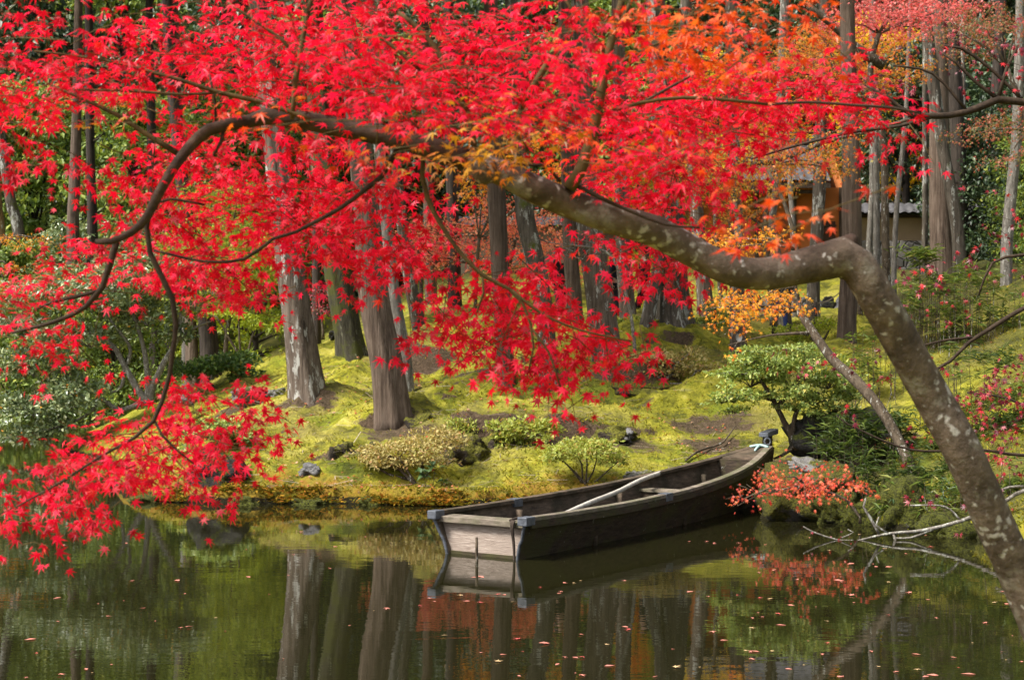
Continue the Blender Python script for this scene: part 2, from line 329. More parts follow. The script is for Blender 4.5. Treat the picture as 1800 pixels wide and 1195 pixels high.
CP = [(800, 868, 24.8), (600, 830, 25.8), (450, 845, 25.3), (690, 748, 28), (540, 716, 29.4), (880, 687, 31), (1075, 670, 31), (965, 703, 30), (1298, 632, 32), (1187, 597, 34.5), (1105, 580, 36),
      (625, 652, 34), (340, 634, 40), (375, 624, 40), (1430, 566, 38), (1490, 617, 33), (1240, 552, 40), (1122, 578, 38), (1370, 588, 36), (1300, 550, 41), (1500, 545, 41), (1280, 482, 46), (1430, 445, 49),
      (1655, 479, 42), (1700, 478, 43), (1560, 482, 46), (1650, 482, 46.5), (1760, 482, 47), (1900, 480, 47), (1570, 532, 38), (1768, 522, 33), (1620, 872, 22.3), (1395, 784, 26.2), (1700, 715, 24), (1700, 610, 28), (1850, 640, 26), (1550, 780, 24.2), (1220, 780, 27), (1120, 800, 26), (1180, 690, 30),
      (200, 630, 58), (250, 706, 34), (150, 690, 60), (100, 570, 68), (0, 490, 74), (430, 562, 52), (550, 582, 46), (800, 565, 43), (700, 505, 52), (940, 570, 40), (1000, 500, 48), (-300, 660, 62), (-800, 600, 70), (320, 690, 31), (450, 690, 30.5), (240, 800, 27.5)]
cp = np.array([at(*c) for c in CP])
ex = [(x, y, z) for y, z in ((85, 9), (105, 20), (135, 38), (180, 44)) for x in (-70, -35, 0, 35, 70)]
ex += [(20, 25, 3), (28, 40, 6), (34, 60, 8), (14, 24, 1.8), (7, 17, 1.), (7, 10, 1.), (4, 6, .95), (0, 0, .95), (-10, 0, .9), (12, 3, 1.), (-55, 30, 2), (-55, 5, 1), (30, 10, 2), (0, -15, 1), (-30, 70, 4.5), (-40, 62, 3)]
cp = np.concatenate([cp, np.array(ex)])
def tps(r): return np.where(r > 1e-9, r*r*np.log(r+1e-9), 0)
NC = len(cp); K = tps(np.linalg.norm(cp[:, None, :2]-cp[None, :, :2], axis=2))+np.eye(NC)*.4
A = np.zeros((NC+3, NC+3)); A[:NC, :NC] = K; A[:NC, NC] = 1; A[:NC, NC+1:] = cp[:, :2]; A[NC, :NC] = 1; A[NC+1:, :NC] = cp[:, :2].T
wt = np.linalg.solve(A, np.concatenate([cp[:, 2], np.zeros(3)]))
# mounds: pixel column, pixel row, depth, height, half widths across and in depth
MD = [(850, 790, 27.0, .62, .62, .42), (925, 780, 27.1, .55, .5, .4), (1010, 770, 27.3, .5, .6, .42), (1085, 775, 27.4, .36, .5, .4), (800, 690, 30, .22, .7, .5), (1090, 690, 30.2, .3, .75, .6), (690, 745, 28.2, .22, .7, .6), (540, 720, 29.6, .25, .8, .7),
      (590, 805, 26.4, .2, .45, .35), (740, 650, 34, .35, .9, .7), (1380, 800, 25.6, .18, .5, .4), (1330, 760, 26.6, .35, .6, .45), (1250, 720, 28.6, .25, 1.1, .7), (920, 600, 33, .25, .7, .5), (1180, 600, 34.3, .2, 1.1, .8), (625, 660, 34, .25, .8, .7), (1480, 790, 24.3, .5, .7, .5), (1260, 745, 27.4, .15, 1, .6), (480, 835, 25.4, .1, .6, .4)]
SOIL = [(860, 790, 26.55, .85, .33), (975, 780, 26.7, .6, .3), (1110, 772, 26.7, .55, .35), (690, 745, 27.6, .65, .5), (1250, 780, 26.9, .6, .35), (1320, 790, 26.2, .4, .35), (790, 660, 31.5, 1.1, .35), (740, 650, 33.5, .8, .5), (590, 810, 26.1, .4, .3), (1360, 790, 26., .5, .5), (1520, 800, 24, .8, .7), (540, 716, 29.2, .6, .35), (1260, 745, 27.6, .9, .4), (420, 690, 31, .8, .4), (1430, 770, 25.4, .9, .7)]
hr = np.random.default_rng(21); HM = [(hr.uniform(350, 1800), hr.uniform(25.2, 42), hr.uniform(.08, .26), hr.uniform(.35, .95), hr.uniform(.25, .6)) for _ in range(120)]
def base_z(X, Y):
    s = X.shape; x = X.ravel(); y = Y.ravel(); z = np.empty(len(x))
    for i in range(0, len(x), 20000):
        sl = slice(i, i+20000); r = np.hypot(x[sl, None]-cp[None, :, 0], y[sl, None]-cp[None, :, 1]); z[sl] = tps(r)@wt[:NC]+wt[NC]+wt[NC+1]*x[sl]+wt[NC+2]*y[sl]
    return z.reshape(s)
def ground(X, Y, bumps=True):
    X = np.asarray(X, float); Y = np.asarray(Y, float); d = shore_dist(X, Y)
    # ragged edge
    d = d+.17*vnoise(X*1.5, Y*1.5, 41)+.08*vnoise(X*4.5, Y*4.5, 42)
    z = base_z(X, Y)
    for px, py, D, h, wx, wy in MD:
        q = ((X-(px-HX)/F*D)/wx)**2+((Y-D)/np.where(Y < D, wy*.8, wy*1.5))**2; z = z+h*np.exp(-q**2)*(1+.25*vnoise(X*3, Y*3, 17))
    for px, D, h, wx, wy in HM:
        q = ((X-(px-HX)/F*D)/wx)**2+((Y-D)/wy)**2; z = z+h*np.exp(-q**1.6)
    if bumps:
        near = np.clip((90-Y)/50, 0, 1)
        bb = .10*vnoise(X*1.1, Y*.9, 1)+.075*(1-np.abs(vnoise(X*2.6, Y*2.2, 2))*2)+.045*(1-2*np.abs(vnoise(X*5.6, Y*5, 3)))+.02*vnoise(X*13, Y*12, 4)
        z = z+near*bb*np.clip(d/1.0+.25, 0, 1)+.6*vnoise(X*.12, Y*.12, 6)*np.clip((Y-60)/30, 0, 1)
    bank = .02+.17*(1-np.exp(-np.maximum(d, 0)/.05))+.42*np.maximum(d, 0)+.03*vnoise(X*4, Y*4, 8)
    bank = np.where(Y < 15, .02+.9*(1-np.exp(-np.maximum(d, 0)/.6)), bank)
    z = np.minimum(np.maximum(z, .22), bank)
    return np.where(d > 0, z, -.9*(1-np.exp(np.minimum(d, 0)/.7))-.05)
def gz(X, Y): return float(ground(np.array([X]), np.array([Y]))[0])

ys = np.concatenate([np.arange(-60, -12, 8), np.arange(-12, 6, 1.), np.arange(6, 17, .5), np.arange(17, 21, .12), np.arange(21, 35, .075), np.arange(35, 48, .16), np.arange(48, 70, .4), np.arange(70, 150, 2), np.arange(150, 900, 40)])
ts = np.concatenate([np.arange(-4, -1, .4), np.arange(-1, -.42, .05), np.arange(-.42, -.33, .01), np.arange(-.33, .38, .0032), np.arange(.38, .5, .012), np.arange(.5, 1, .05), np.arange(1, 4.4, .4)])
YY, TT = np.meshgrid(ys, ts, indexing='ij'); XX = TT*np.clip(YY, 15, 1e9)
ZZ = ground(XX, YY)
nr, nc = XX.shape; ii = np.arange(nr-1)[:, None]*nc+np.arange(nc-1)[None]
GF = np.stack([ii, ii+1, ii+nc+1, ii+nc], -1).reshape(-1, 4)
gm, nt, out = newmat('moss_ground'); L = nt.links; tc = nt.nodes.new('ShaderNodeTexCoord'); co = tc.outputs['Object']
n1 = noise(nt, co, .8, 6, .62); n2 = noise(nt, co, 3.2, 6, .7); n3 = noise(nt, co, 17, 5, .75); n4 = noise(nt, co, 60, 3, .75); n5 = noise(nt, co, .45, 4, .6)
moss = ramp(nt, math_(nt, 'ADD', math_(nt, 'MULTIPLY', n1, .45), math_(nt, 'MULTIPLY', n2, .55)), [(.35, (.045, .055, .008)), (.43, (.12, .118, .012)), (.50, (.245, .235, .016)), (.57, (.38, .345, .033)), (.67, (.52, .46, .11))])
n6 = noise(nt, co, 1.1, 4, .6, (1, 1.4, 1)); moss = mix(nt, ramp(nt, n6, [(.55, (0, 0, 0)), (.66, (.75, .75, .75))]), moss, mix(nt, n3, (.07, .10, .008), (.26, .31, .018)))
dry = mix(nt, n2, (.16, .115, .035), (.36, .29, .12))
moss = mix(nt, ramp(nt, n5, [(.5, (0, 0, 0)), (.66, (.6, .6, .6))]), moss, dry)
moss = mix(nt, ramp(nt, math_(nt, 'ADD', math_(nt, 'MULTIPLY', n3, .6), math_(nt, 'MULTIPLY', n4, .4)), [(.39, (.75, .75, .75)), (.52, (0, 0, 0))]), moss, mix(nt, 1.0, moss, (.38, .42, .35), 'MULTIPLY'))
soilc = mix(nt, ramp(nt, n4, [(.4, (0, 0, 0)), (.7, (1, 1, 1))]), ramp(nt, n3, [(.36, (.012, .007, .004)), (.5, (.05, .031, .021)), (.66, (.13, .085, .06))]), (.11, .072, .05))
at1 = nt.nodes.new('ShaderNodeAttribute'); at1.attribute_name = 'soil'; at2 = nt.nodes.new('ShaderNodeAttribute'); at2.attribute_name = 'rust'; at3 = nt.nodes.new('ShaderNodeAttribute'); at3.attribute_name = 'wood'
gn_ = nt.nodes.new('ShaderNodeNewGeometry'); sn_ = nt.nodes.new('ShaderNodeSeparateXYZ'); L.new(gn_.outputs['Normal'], sn_.inputs[0])
steep = ramp(nt, sn_.outputs[2], [(.60, (.42, .42, .42)), (.84, (0, 0, 0))]); sz_ = nt.nodes.new('ShaderNodeSeparateXYZ'); L.new(gn_.outputs['Position'], sz_.inputs[0]); steep = math_(nt, 'MULTIPLY', steep, ramp(nt, sz_.outputs[2], [(.3, (0, 0, 0)), (.45, (1, 1, 1))]))
fs = ramp(nt, math_(nt, 'MULTIPLY', math_(nt, 'ADD', math_(nt, 'ADD', math_(nt, 'MULTIPLY', at1.outputs['Fac'], .5), steep), math_(nt, 'ADD', math_(nt, 'MULTIPLY', n2, 1.0), math_(nt, 'MULTIPLY', n3, .55))), .6), [(.60, (0, 0, 0)), (.67, (1, 1, 1))])
col = mix(nt, fs, moss, soilc)
rust = mix(nt, n4, ramp(nt, n2, [(.35, (.1, .1, .01)), (.48, (.30, .2, .02)), (.60, (.30, .10, .015)), (.72, (.28, .26, .03))]), (.2, .12, .02))
fr = ramp(nt, math_(nt, 'ADD', at2.outputs['Fac'], math_(nt, 'ADD', math_(nt, 'MULTIPLY', math_(nt, 'SUBTRACT', n1, .5), 1.6), math_(nt, 'MULTIPLY', math_(nt, 'SUBTRACT', n2, .5), .8))), [(.5, (0, 0, 0)), (.8, (.85, .85, .85))])
col = mix(nt, fr, col, rust)
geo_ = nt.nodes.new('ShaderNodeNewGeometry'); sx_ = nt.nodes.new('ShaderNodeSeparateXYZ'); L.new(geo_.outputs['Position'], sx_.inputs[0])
wet = ramp(nt, math_(nt, 'SUBTRACT', sx_.outputs[2], math_(nt, 'MULTIPLY', n2, .16)), [(-.01, (1, 1, 1)), (.03, (0, 0, 0))])  # damp soil at the waterline, deepened as a painted shadow of the bank lip
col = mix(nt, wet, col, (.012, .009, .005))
woodf_shade = ramp(nt, n2, [(.35, (.018, .02, .008)), (.6, (.05, .05, .016)), (.8, (.075, .055, .03))])  # wood floor colour, also used to paint in shadow on the right bank
col = mix(nt, at3.outputs['Fac'], col, woodf_shade)
pr = N(nt, 'ShaderNodeBsdfPrincipled', Roughness=.95); pr.inputs['Specular IOR Level'].default_value = .15; pr.inputs['Sheen Weight'].default_value = .1; pr.inputs['Sheen Tint'].default_value = (.8, .8, .3, 1)
L.new(col, pr.inputs['Base Color'])
hh = math_(nt, 'ADD', math_(nt, 'MULTIPLY', n2, 1.4), math_(nt, 'ADD', math_(nt, 'MULTIPLY', n3, .55), math_(nt, 'MULTIPLY', n4, .25)))
L.new(bump(nt, hh, 1.0, .07), pr.inputs['Normal']); L.new(pr.outputs[0], out.inputs[0])
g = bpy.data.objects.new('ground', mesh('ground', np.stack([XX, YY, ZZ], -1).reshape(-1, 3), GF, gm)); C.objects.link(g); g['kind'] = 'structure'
so = np.zeros(XX.shape)
for px, py, D, wx, wy in SOIL: so = np.maximum(so, np.exp(-(((XX-(px-HX)/F*D)/wx)**2+((YY-D)/wy)**2)))
sdist = shore_dist(XX, YY)
so = np.where(sdist < .5, so*.3, so)
ru = np.exp(-(np.clip(sdist, 0, 9)/.75)**2)*np.where((XX < 1.6) & (YY < 30), 1, .45)
wood_shade = np.clip((YY-46-4*vnoise(XX*.3, YY*.3, 11))/16, 0, 1); wood_shade = np.maximum(wood_shade, .85*np.clip((YY-27-2*vnoise(XX*.5, YY*.5, 13))/6, 0, 1)*np.clip((XX/YY-.2)/.03, 0, 1))  # dark wood floor at the back; on the right slope it paints in shadow
wood_shade = np.maximum(wood_shade, .8*np.exp(-((XX-4.9)/1.4)**2-((YY-22.6)/1.3)**2)*np.clip(.5+vnoise(XX*1.6, YY*1.6, 15), 0, 1)*1.3)  # blob painting the shadowed bank by the boulders into the ground colour
wood_shade = np.maximum(wood_shade, .75*np.clip((XX/YY-.235)/.02, 0, 1)*np.clip((YY-20)/1, 0, 1)*np.clip(.6+.9*vnoise(XX*1.2, YY*1.2, 19), 0, 1))
wood_shade = np.clip(wood_shade, 0, 1)
for nm, a in (('soil', so), ('rust', ru), ('wood', wood_shade)):
    at_ = g.data.attributes.new(nm, 'FLOAT', 'POINT'); at_.data.foreach_set('value', a.ravel().astype(np.float32))

# ------------------------------------------------------------------ the pond
wm, nt, out = newmat('pond_water'); L = nt.links; tc = nt.nodes.new('ShaderNodeTexCoord'); co = tc.outputs['Object']
h1 = noise(nt, co, 1.0, 3, .5, (1.2, 3.0, 1)); h2 = noise(nt, co, 1.0, 2, .5, (5, 11, 1))
p = N(nt, 'ShaderNodeBsdfPrincipled', Roughness=.015, IOR=1.333); p.inputs['Base Color'].default_value = (.012, .0115, .004, 1); p.inputs['Specular IOR Level'].default_value = .8
hh = math_(nt, 'ADD', h1, math_(nt, 'MULTIPLY', h2, .32))
L.new(bump(nt, hh,   .5, .0024), p.inputs['Normal']); L.new(p.outputs[0], out.inputs[0])
w = obj('water', (np.array([(-60, 2, 0), (60, 2, 0), (60, 62, 0), (-60, 62, 0)], float), np.array([[0, 1, 2, 3]])), wm); w['kind'] = 'structure'

# ------------------------------------------------------------------ trunks of the grove
def shade_crown(seed):  # unseen crowns above the view, added to shade the grove
    g = np.random.default_rng(seed); k, n_ = 46, 3600; zc = g.uniform(0, 1, k); rr = np.sqrt(g.uniform(.03, 1, k))*(1-.8*zc)*2.7+.2; an = g.uniform(0, 6.28, k)
    cc = np.stack([rr*np.cos(an), rr*np.sin(an), zc*7.5-rr*.15], -1); i = g.integers(0, k, n_); v = unit(g.normal(size=(n_, 3)))*np.cbrt(g.uniform(.1, 1, (n_, 1)))
    P = cc[i]+v*np.array([.75, .75, .38]); return mesh('crown', *scatter(OVAL, P, v+unit(g.normal(size=(n_, 3)))+[0, 0, -.3], [0, 0, .8]+v*.5+.5*g.normal(size=(n_, 3)), .36*g.uniform(.6, 1.3, n_)), M['dark'], False)
HC = [shade_crown(s_) for s_ in (31, 32, 33)]
def trunk_at(name, label, pts, mat, D, group=None, flare=.5, cat='tree', top=16.0, flute=.06, seed=0, n=30, stubs=0, cap=True, crown=None):
    """pts: (px, py, width in px) from the base upwards, all at depth D"""
    P = at([p[0] for p in pts], [p[1] for p in pts], D); r = np.array([p[2] for p in pts])/2/F*D*.86; flare *= .65
    b = P[0].copy(); zg = gz(b[0], b[1]); b[2] = zg
    t = thing(name, label, cat, b, group)
    P[0, 2] = zg-.45
    P[:, 1] += np.linspace(0, 1, len(P))*rng.uniform(-.3, .3)
    if top and P[-1, 2] < top:
        d = P[-1]-P[-2]; d = d/d[2]; d[:2] *= .6
        hgt = top-P[-1, 2]; P = np.concatenate([P, [P[-1]+d*hgt*.5, P[-1]+d*hgt]]); r = np.concatenate([r, [r[-1]*.88, r[-1]*.72]])
    VF = tube(P, r, n, .22, .035, flute, flare, seed, lumpf=1.2)
    obj('trunk', VF, mat, t)
    if name in ('cedar_tree', 'lichen_tree', 'mossy_tree') and pts[0][2] > 20 and pts[0][0] < 860:  # crowns only on left-hand trees, to steer where their shade falls
        o = bpy.data.objects.new('crown', HC[seed % 3]); C.objects.link(o); o.parent = t; zb2 = CAMZ+.20*D+1.2; j = int(np.argmin(np.abs(P[:, 2]-zb2))); q = P[j]
        o.location = (q[0]-b[0], q[1]-b[1], zb2-b[2]); o.rotation_euler.z = seed*1.3; o.scale = (1, 1, 1)
    if stubs:
        Pr, rr = resample(P, r, .2)
        for k in range(stubs):
            i = rng.integers(len(Pr)//4, len(Pr)-2); d = np.array([rng.choice([-1, 1])*rng.uniform(.5, 1), rng.uniform(-.5, .5), rng.uniform(-.1, .5)]); l = rng.uniform(.3, 1.3)
            obj('dead_branch', tube([Pr[i], Pr[i]+d*l*.5, Pr[i]+d*l+[0, 0, rng.uniform(-.15, .25)]], [.03, .02, .008], 6, .15, .1, seed=k), M['brownstem'], t)
    return t
G1 = 'trees of the mossy grove'
TR = [
 ('cedar_tree', 'stout cedar with one side weathered pale and the other white with lichen', [(546, 720, 80), (533, 640, 68), (513, 500, 60), (494, 350, 52), (472, 170, 44), (455, 0, 38)], 'cedargrey', 29.4, .3),
 ('cedar_tree', 'thick reddish brown fibrous cedar at the water side with torn root', [(692, 750, 74), (680, 650, 67), (656, 520, 62), (640, 330, 53), (622, 150, 44), (606, 0, 38)], 'cedar', 28.0, .35),
 ('mossy_tree', 'dark trunk coated in green moss behind the thick reddish cedar', [(622, 656, 62), (612, 590, 52), (590, 460, 52), (572, 300, 56), (560, 150, 46), (550, 0, 40)], 'mossbark', 34, .8),
 ('lichen_tree', 'thin trunk blotched with pale lichen just behind the thick reddish cedar', [(714, 694, 36), (710, 630, 30), (692, 520, 27), (672, 320, 24), (655, 100, 20)], 'slender', 29.6, .4),
 ('leaning_tree', 'short dark trunk slanting above a dirt mound beside hanging red leaves', [(752, 626, 40), (742, 600, 28), (722, 500, 26), (705, 380, 22)], 'lichen', 35, .6),
 ('cedar_tree', 'straight brown cedar partly covered by the drooping spray of red leaves', [(893, 690, 38), (888, 640, 35), (880, 480, 36), (872, 330, 34), (866, 150, 30), (862, 0, 26)], 'cedar', 31, .3),
 ('lichen_tree', 'crooked lichened tree in the middle of the red spray', [(970, 706, 46), (963, 640, 38), (958, 560, 36), (945, 470, 38), (925, 380, 36), (918, 280, 30), (905, 120, 26)], 'lichen', 30.4, .5),
 ('cedar_tree', 'big grey cedar standing on a moss hummock above the boat', [(1077, 672, 72), (1068, 620, 60), (1052, 500, 54), (1038, 400, 50), (1030, 270, 44), (1022, 100, 38)], 'cedargrey', 31, .4),
 ('cedar_tree', 'short looking reddish trunk beside the people in black', [(1010, 572, 40), (1010, 530, 33), (1003, 440, 31), (998, 300, 28)], 'cedar', 37, .4),
 ('cedar_tree', 'greyish trunk between the two people dressed in black', [(1108, 582, 40), (1102, 530, 33), (1096, 430, 33), (1092, 250, 30), (1088, 60, 26)], 'cedargrey', 36, .35),
 ('leaning_tree', 'thin dark trunk tilted against the wide lichened tree', [(1128, 614, 34), (1135, 580, 27), (1150, 510, 26), (1172, 380, 22)], 'lichen', 34, .3),
 ('lichen_tree', 'widest trunk of the grove with broad roots and white lichen streaks', [(1186, 600, 84), (1185, 560, 66), (1182, 500, 58), (1178, 420, 54), (1165, 230, 46), (1155, 60, 38)], 'lichen', 34.5, .5),
 ('cedar_tree', 'mid grey trunk leaning beyond the widest lichened tree', [(1244, 553, 36), (1238, 500, 30), (1228, 400, 28), (1218, 260, 24)], 'cedargrey', 40, .3),
 ('cedar_tree', 'grey trunk with a pale disc behind the golden maple spray', [(1300, 635, 36), (1297, 560, 32), (1295, 420, 32), (1291, 300, 30), (1288, 120, 26)], 'cedargrey', 32, .2),
 ('lichen_tree', 'pale trunk with split top before the orange tea house wall', [(1382, 572, 30), (1372, 500, 26), (1352, 400, 25), (1360, 330, 24), (1366, 240, 20)], 'slender', 38, .3),
 ('young_tree', 'pencil thin grey trunk before the tiled eave', [(1396, 560, 13), (1396, 430, 11), (1391, 330, 10), (1387, 230, 8)], 'slender', 40, .2),
 ('cedar_tree', 'dark grey trunk standing before the open side of the tea house', [(1430, 570, 32), (1430, 500, 27), (1437, 400, 26), (1442, 290, 25), (1446, 120, 22)], 'lichen', 38, .3),
 ('cedar_tree', 'tall brown cedar right of the tiled roof behind the bent maple knee', [(1490, 622, 42), (1488, 560, 36), (1496, 420, 38), (1494, 260, 34), (1488, 60, 30)], 'cedar', 33, .25),
 ('young_tree', 'slim pale trunk close beside its brighter twin', [(1524, 500, 15), (1527, 430, 13), (1531, 330, 12), (1530, 180, 11), (1528, 40, 10)], 'slender', 42, .2),
 ('young_tree', 'slim whitish trunk with lichen spots, brighter of a close pair', [(1540, 508, 17), (1541, 430, 14), (1541, 330, 13), (1539, 220, 13), (1535, 60, 11)], 'slender', 39, .2),
 ('young_tree', 'thin bowed grey trunk before the beige garden wall', [(1570, 536, 15), (1573, 450, 11), (1580, 340, 11), (1592, 240, 10), (1600, 120, 9)], 'slender', 38, .3),
 ('young_tree', 'narrow dark trunk just left of the huge fibrous cedar', [(1622, 482, 15), (1626, 400, 13), (1625, 280, 12), (1624, 120, 10)], 'lichen', 43, .2),
 ('cedar_tree', 'huge dark brown cedar with deep vertical fibres', [(1660, 482, 56), (1655, 420, 46), (1651, 330, 40), (1650, 180, 36), (1650, 30, 32)], 'cedar', 41, .3),
 ('leaning_tree', 'long pale lichened trunk slanting across the huge dark cedar', [(1690, 462, 32), (1683, 400, 26), (1665, 290, 25), (1648, 180, 24), (1632, 50, 24), (1626, -40, 22)], 'lichen', 40, .3),
 ('cedar_tree', 'almost black cedar behind the slanting lichened trunk', [(1688, 470, 38), (1686, 380, 34), (1678, 220, 30), (1670, 60, 26)], 'darkbark', 45, .2),
 ('cedar_tree', 'narrow grey trunk beyond the slanting lichened trunk', [(1700, 470, 18), (1694, 340, 14), (1690, 160, 13), (1688, 0, 12)], 'cedargrey', 47, .2),
 ('lichen_tree', 'lichened trunk rising from the bamboo grass at the edge of the view', [(1768, 530, 26), (1772, 430, 24), (1782, 330, 23), (1793, 230, 22), (1800, 60, 20)], 'slender', 33, .3),
 ('cedar_tree', 'dark brown cedar high above the bamboo grass behind plum red leaves', [(1745, 500, 30), (1748, 380, 27), (1752, 200, 25), (1758, 20, 22)], 'darkbark', 48, .2),
 ('cedar_tree', 'dark trunk with a lit edge rising behind the camellia stems', [(374, 626, 46), (366, 590, 36), (352, 510, 32), (335, 420, 30), (318, 300, 27), (300, 100, 24)], 'darkbark', 40, .4),
 ('cedar_tree', 'shorter brown trunk left of the dark one behind the camellia', [(340, 636, 34), (336, 590, 26), (330, 530, 24), (322, 420, 22), (312, 280, 20)], 'cedar', 40, .4),
 ('cedar_tree', 'slim grey trunk leaning at the far pond corner', [(44, 500, 28), (36, 440, 24), (22, 360, 22), (10, 280, 20), (-8, 160, 18)], 'lichen', 52, .3),
 ('young_tree', 'orange brown trunk half hidden at the edge of the far bank', [(8, 520, 22), (4, 440, 18), (0, 360, 16), (-6, 240, 14)], 'tan_bark', 50, .3),
 ('cedar_tree', 'brown trunk in the dim wood behind the sparse red leaves', [(128, 500, 28), (128, 420, 23), (130, 330, 21), (134, 200, 19)], 'cedar', 56, .3),
 ('cedar_tree', 'black trunk in the dim wood next to the brown one', [(162, 490, 30), (162, 400, 22), (160, 310, 20), (158, 180, 18)], 'darkbark', 57, .3),
 ('cedar_tree', 'shadowy trunk rising above the curved maple branch', [(272, 520, 24), (270, 400, 20), (266, 260, 18), (262, 100, 16)], 'darkbark', 54, .3),
 ('lichen_tree', 'pale streaked trunk seen through red leaves beyond the curved branch', [(332, 520, 26), (326, 400, 22), (318, 300, 20), (310, 140, 18)], 'slender', 52, .3),
 ('cedar_tree', 'distant slim cedar with a fresh green tuft near the widest lichened tree', [(1160, 470, 26), (1160, 350, 22), (1160, 230, 20), (1158, 60, 18)], 'cedargrey', 46, .3),
 ('cedar_tree', 'distant dark trunk behind the coral maple', [(800, 540, 30), (798, 450, 26), (794, 320, 24), (790, 120, 20)], 'darkbark', 46, .3),
 ('cedar_tree', 'distant brown trunk between the coral maple and the thick reddish cedar', [(758, 520, 26), (755, 430, 22), (752, 300, 20), (748, 120, 18)], 'cedar', 50, .3),
 ('cedar_tree', 'dim trunk with a small plum shrub at its foot', [(556, 580, 22), (556, 520, 17), (554, 420, 16), (550, 260, 15)], 'darkbark', 48, .3),
]
tagged = None
for k, (nm, lb, pts, mt, D, fl) in enumerate(TR):
    o = trunk_at(nm, lb, pts, M[mt], D, G1, fl, seed=k*3+1, flute=.05 if mt in ('slender',) else .12, stubs=2 if k % 3 == 0 else 0, n=32 if D < 36 else 18)
    if 'pale disc' in lb: tagged = o
c = at(1297, 593, 32)+[0, -.19, 0]
a = np.arange(12)*2*np.pi/12; d1 = np.stack([.06*np.cos(a), 0*a, .08*np.sin(a)], -1)+c
obj('disc', (np.concatenate([d1, d1+[0, .04, 0]]), [np.arange(12), np.array([[i, (i+1) % 12, 12+(i+1) % 12, 12+i] for i in range(12)])]), flat('pale_scar', (.6, .58, .54)), tagged)

# ------------------------------------------------------------------ foliage helpers
def spray(ells, tmpl, size, cover, mode='flat', g=rng, zsp=.3, leafarea=.9, tw=None, grp=8):
    """leaf clusters along short twigs inside ellipses (px, py, rx, ry, D); returns leaf mesh, twig mesh"""
    Ps, Ds, Us, Ss, tws = [], [], [], [], []
    for e in ells:
        cx, cyy, rx, ry, D = e[:5]; md = e[5] if len(e) > 5 else mode; cv = cover*(e[6] if len(e) > 6 else 1)
        sp = size/D*F; cnt = max(3, int(cv*math.pi*rx*ry/(sp*sp*(.1 if md == 'hang' else .066)*leafarea)))
        nt_ = max(1, cnt//grp)
        q = g.normal(size=(nt_, 2)); q = q/np.linalg.norm(q, axis=1)[:, None]*np.sqrt(g.uniform(0, 1, (nt_, 1)))
        c = at(cx+q[:, 0]*rx, cyy+q[:, 1]*ry, D)
        c[:, 1] += g.normal(size=nt_)*zsp
        ang = g.uniform(0, 2*np.pi, nt_); out_ = np.stack([np.cos(ang)*1.0+q[:, 0]*.9, np.sin(ang)*.8, np.full(nt_, -.18 if md == 'flat' else -.5)+.2*g.normal(size=nt_)], -1); out_ = unit(out_)
        ln = size*g.uniform(1.6, 4.2, nt_)
        if tw is not None:
            for i in range(0, nt_, 2):
                e0 = c[i]-out_[i]*ln[i]*.6; tws.append(tube([e0, c[i]+out_[i]*ln[i]*.1+[0, 0, .012], c[i]+out_[i]*ln[i]*.7], [tw*1.3, tw, tw*.6], 4, None, cap=False))
        t = g.uniform(-.6, .8, (nt_, grp)); side = g.choice([-1, 1], (nt_, grp))
        sv_ = np.cross(out_, [0, 0, 1.]); sv_ = unit(sv_)
        pos = c[:, None]+out_[:, None]*(ln[:, None]*t)[..., None]+sv_[:, None]*(side*size*g.uniform(.1, .9, (nt_, grp)))[..., None]
        pos[..., 2] += g.normal(size=(nt_, grp))*size*.35
        d = out_[:, None]*.7+sv_[:, None]*(side*.7)[..., None]+.35*g.normal(size=(nt_, grp, 3))
        if md == 'flat': d[..., 2] -= .35; u = np.array([0, -.10, 1.])+.26*g.normal(size=(nt_, grp, 3))
        else: d[..., 2] -= .9; u = np.array([0, -.75, .45])+.45*g.normal(size=(nt_, grp, 3))
        Ps.append(pos.reshape(-1, 3)); Ds.append(d.reshape(-1, 3)); Us.append(u.reshape(-1, 3)); Ss.append(size*.5*g.uniform(.55, 1.22, nt_*grp))
    Ss = np.concatenate(Ss); VF = scatter(tmpl, np.concatenate(Ps), np.concatenate(Ds), np.concatenate(Us), Ss, g.uniform(-.4, 3.2, len(Ss)))
    return VF, (join(tws) if tws else None)
def foliage(name, lv, twg, lm, tm, parent, label=None):
    """one mesh of leaves and the fine twigs that carry them"""
    if twg is None: return obj(name, lv, lm, parent, smooth=False, label=label)
    V, Fs = join([lv, (twg[0], [twg[1]])]) if False else (np.concatenate([lv[0], twg[0]]), [lv[1], np.asarray(twg[1])+len(lv[0])])
    o = obj(name, (V, Fs), [lm, tm], parent, smooth=False, label=label)
    mi = np.zeros(len(o.data.polygons), np.int32); mi[len(lv[1]):] = 1; o.data.polygons.foreach_set('material_index', mi); return o
def px_tube(pts, D, n=8, step=.12, lump=.06, seed=0, jit=0):
    """pts: (px, py, width px[, depth])"""
    d = np.array([p[3] if len(p) > 3 else D for p in pts], float)
    P = at([p[0] for p in pts], [p[1] for p in pts], d); r = np.array([p[2] for p in pts])/2/F*d
    return tube(P, r, n, step, lump, seed=seed, lumpf=9)

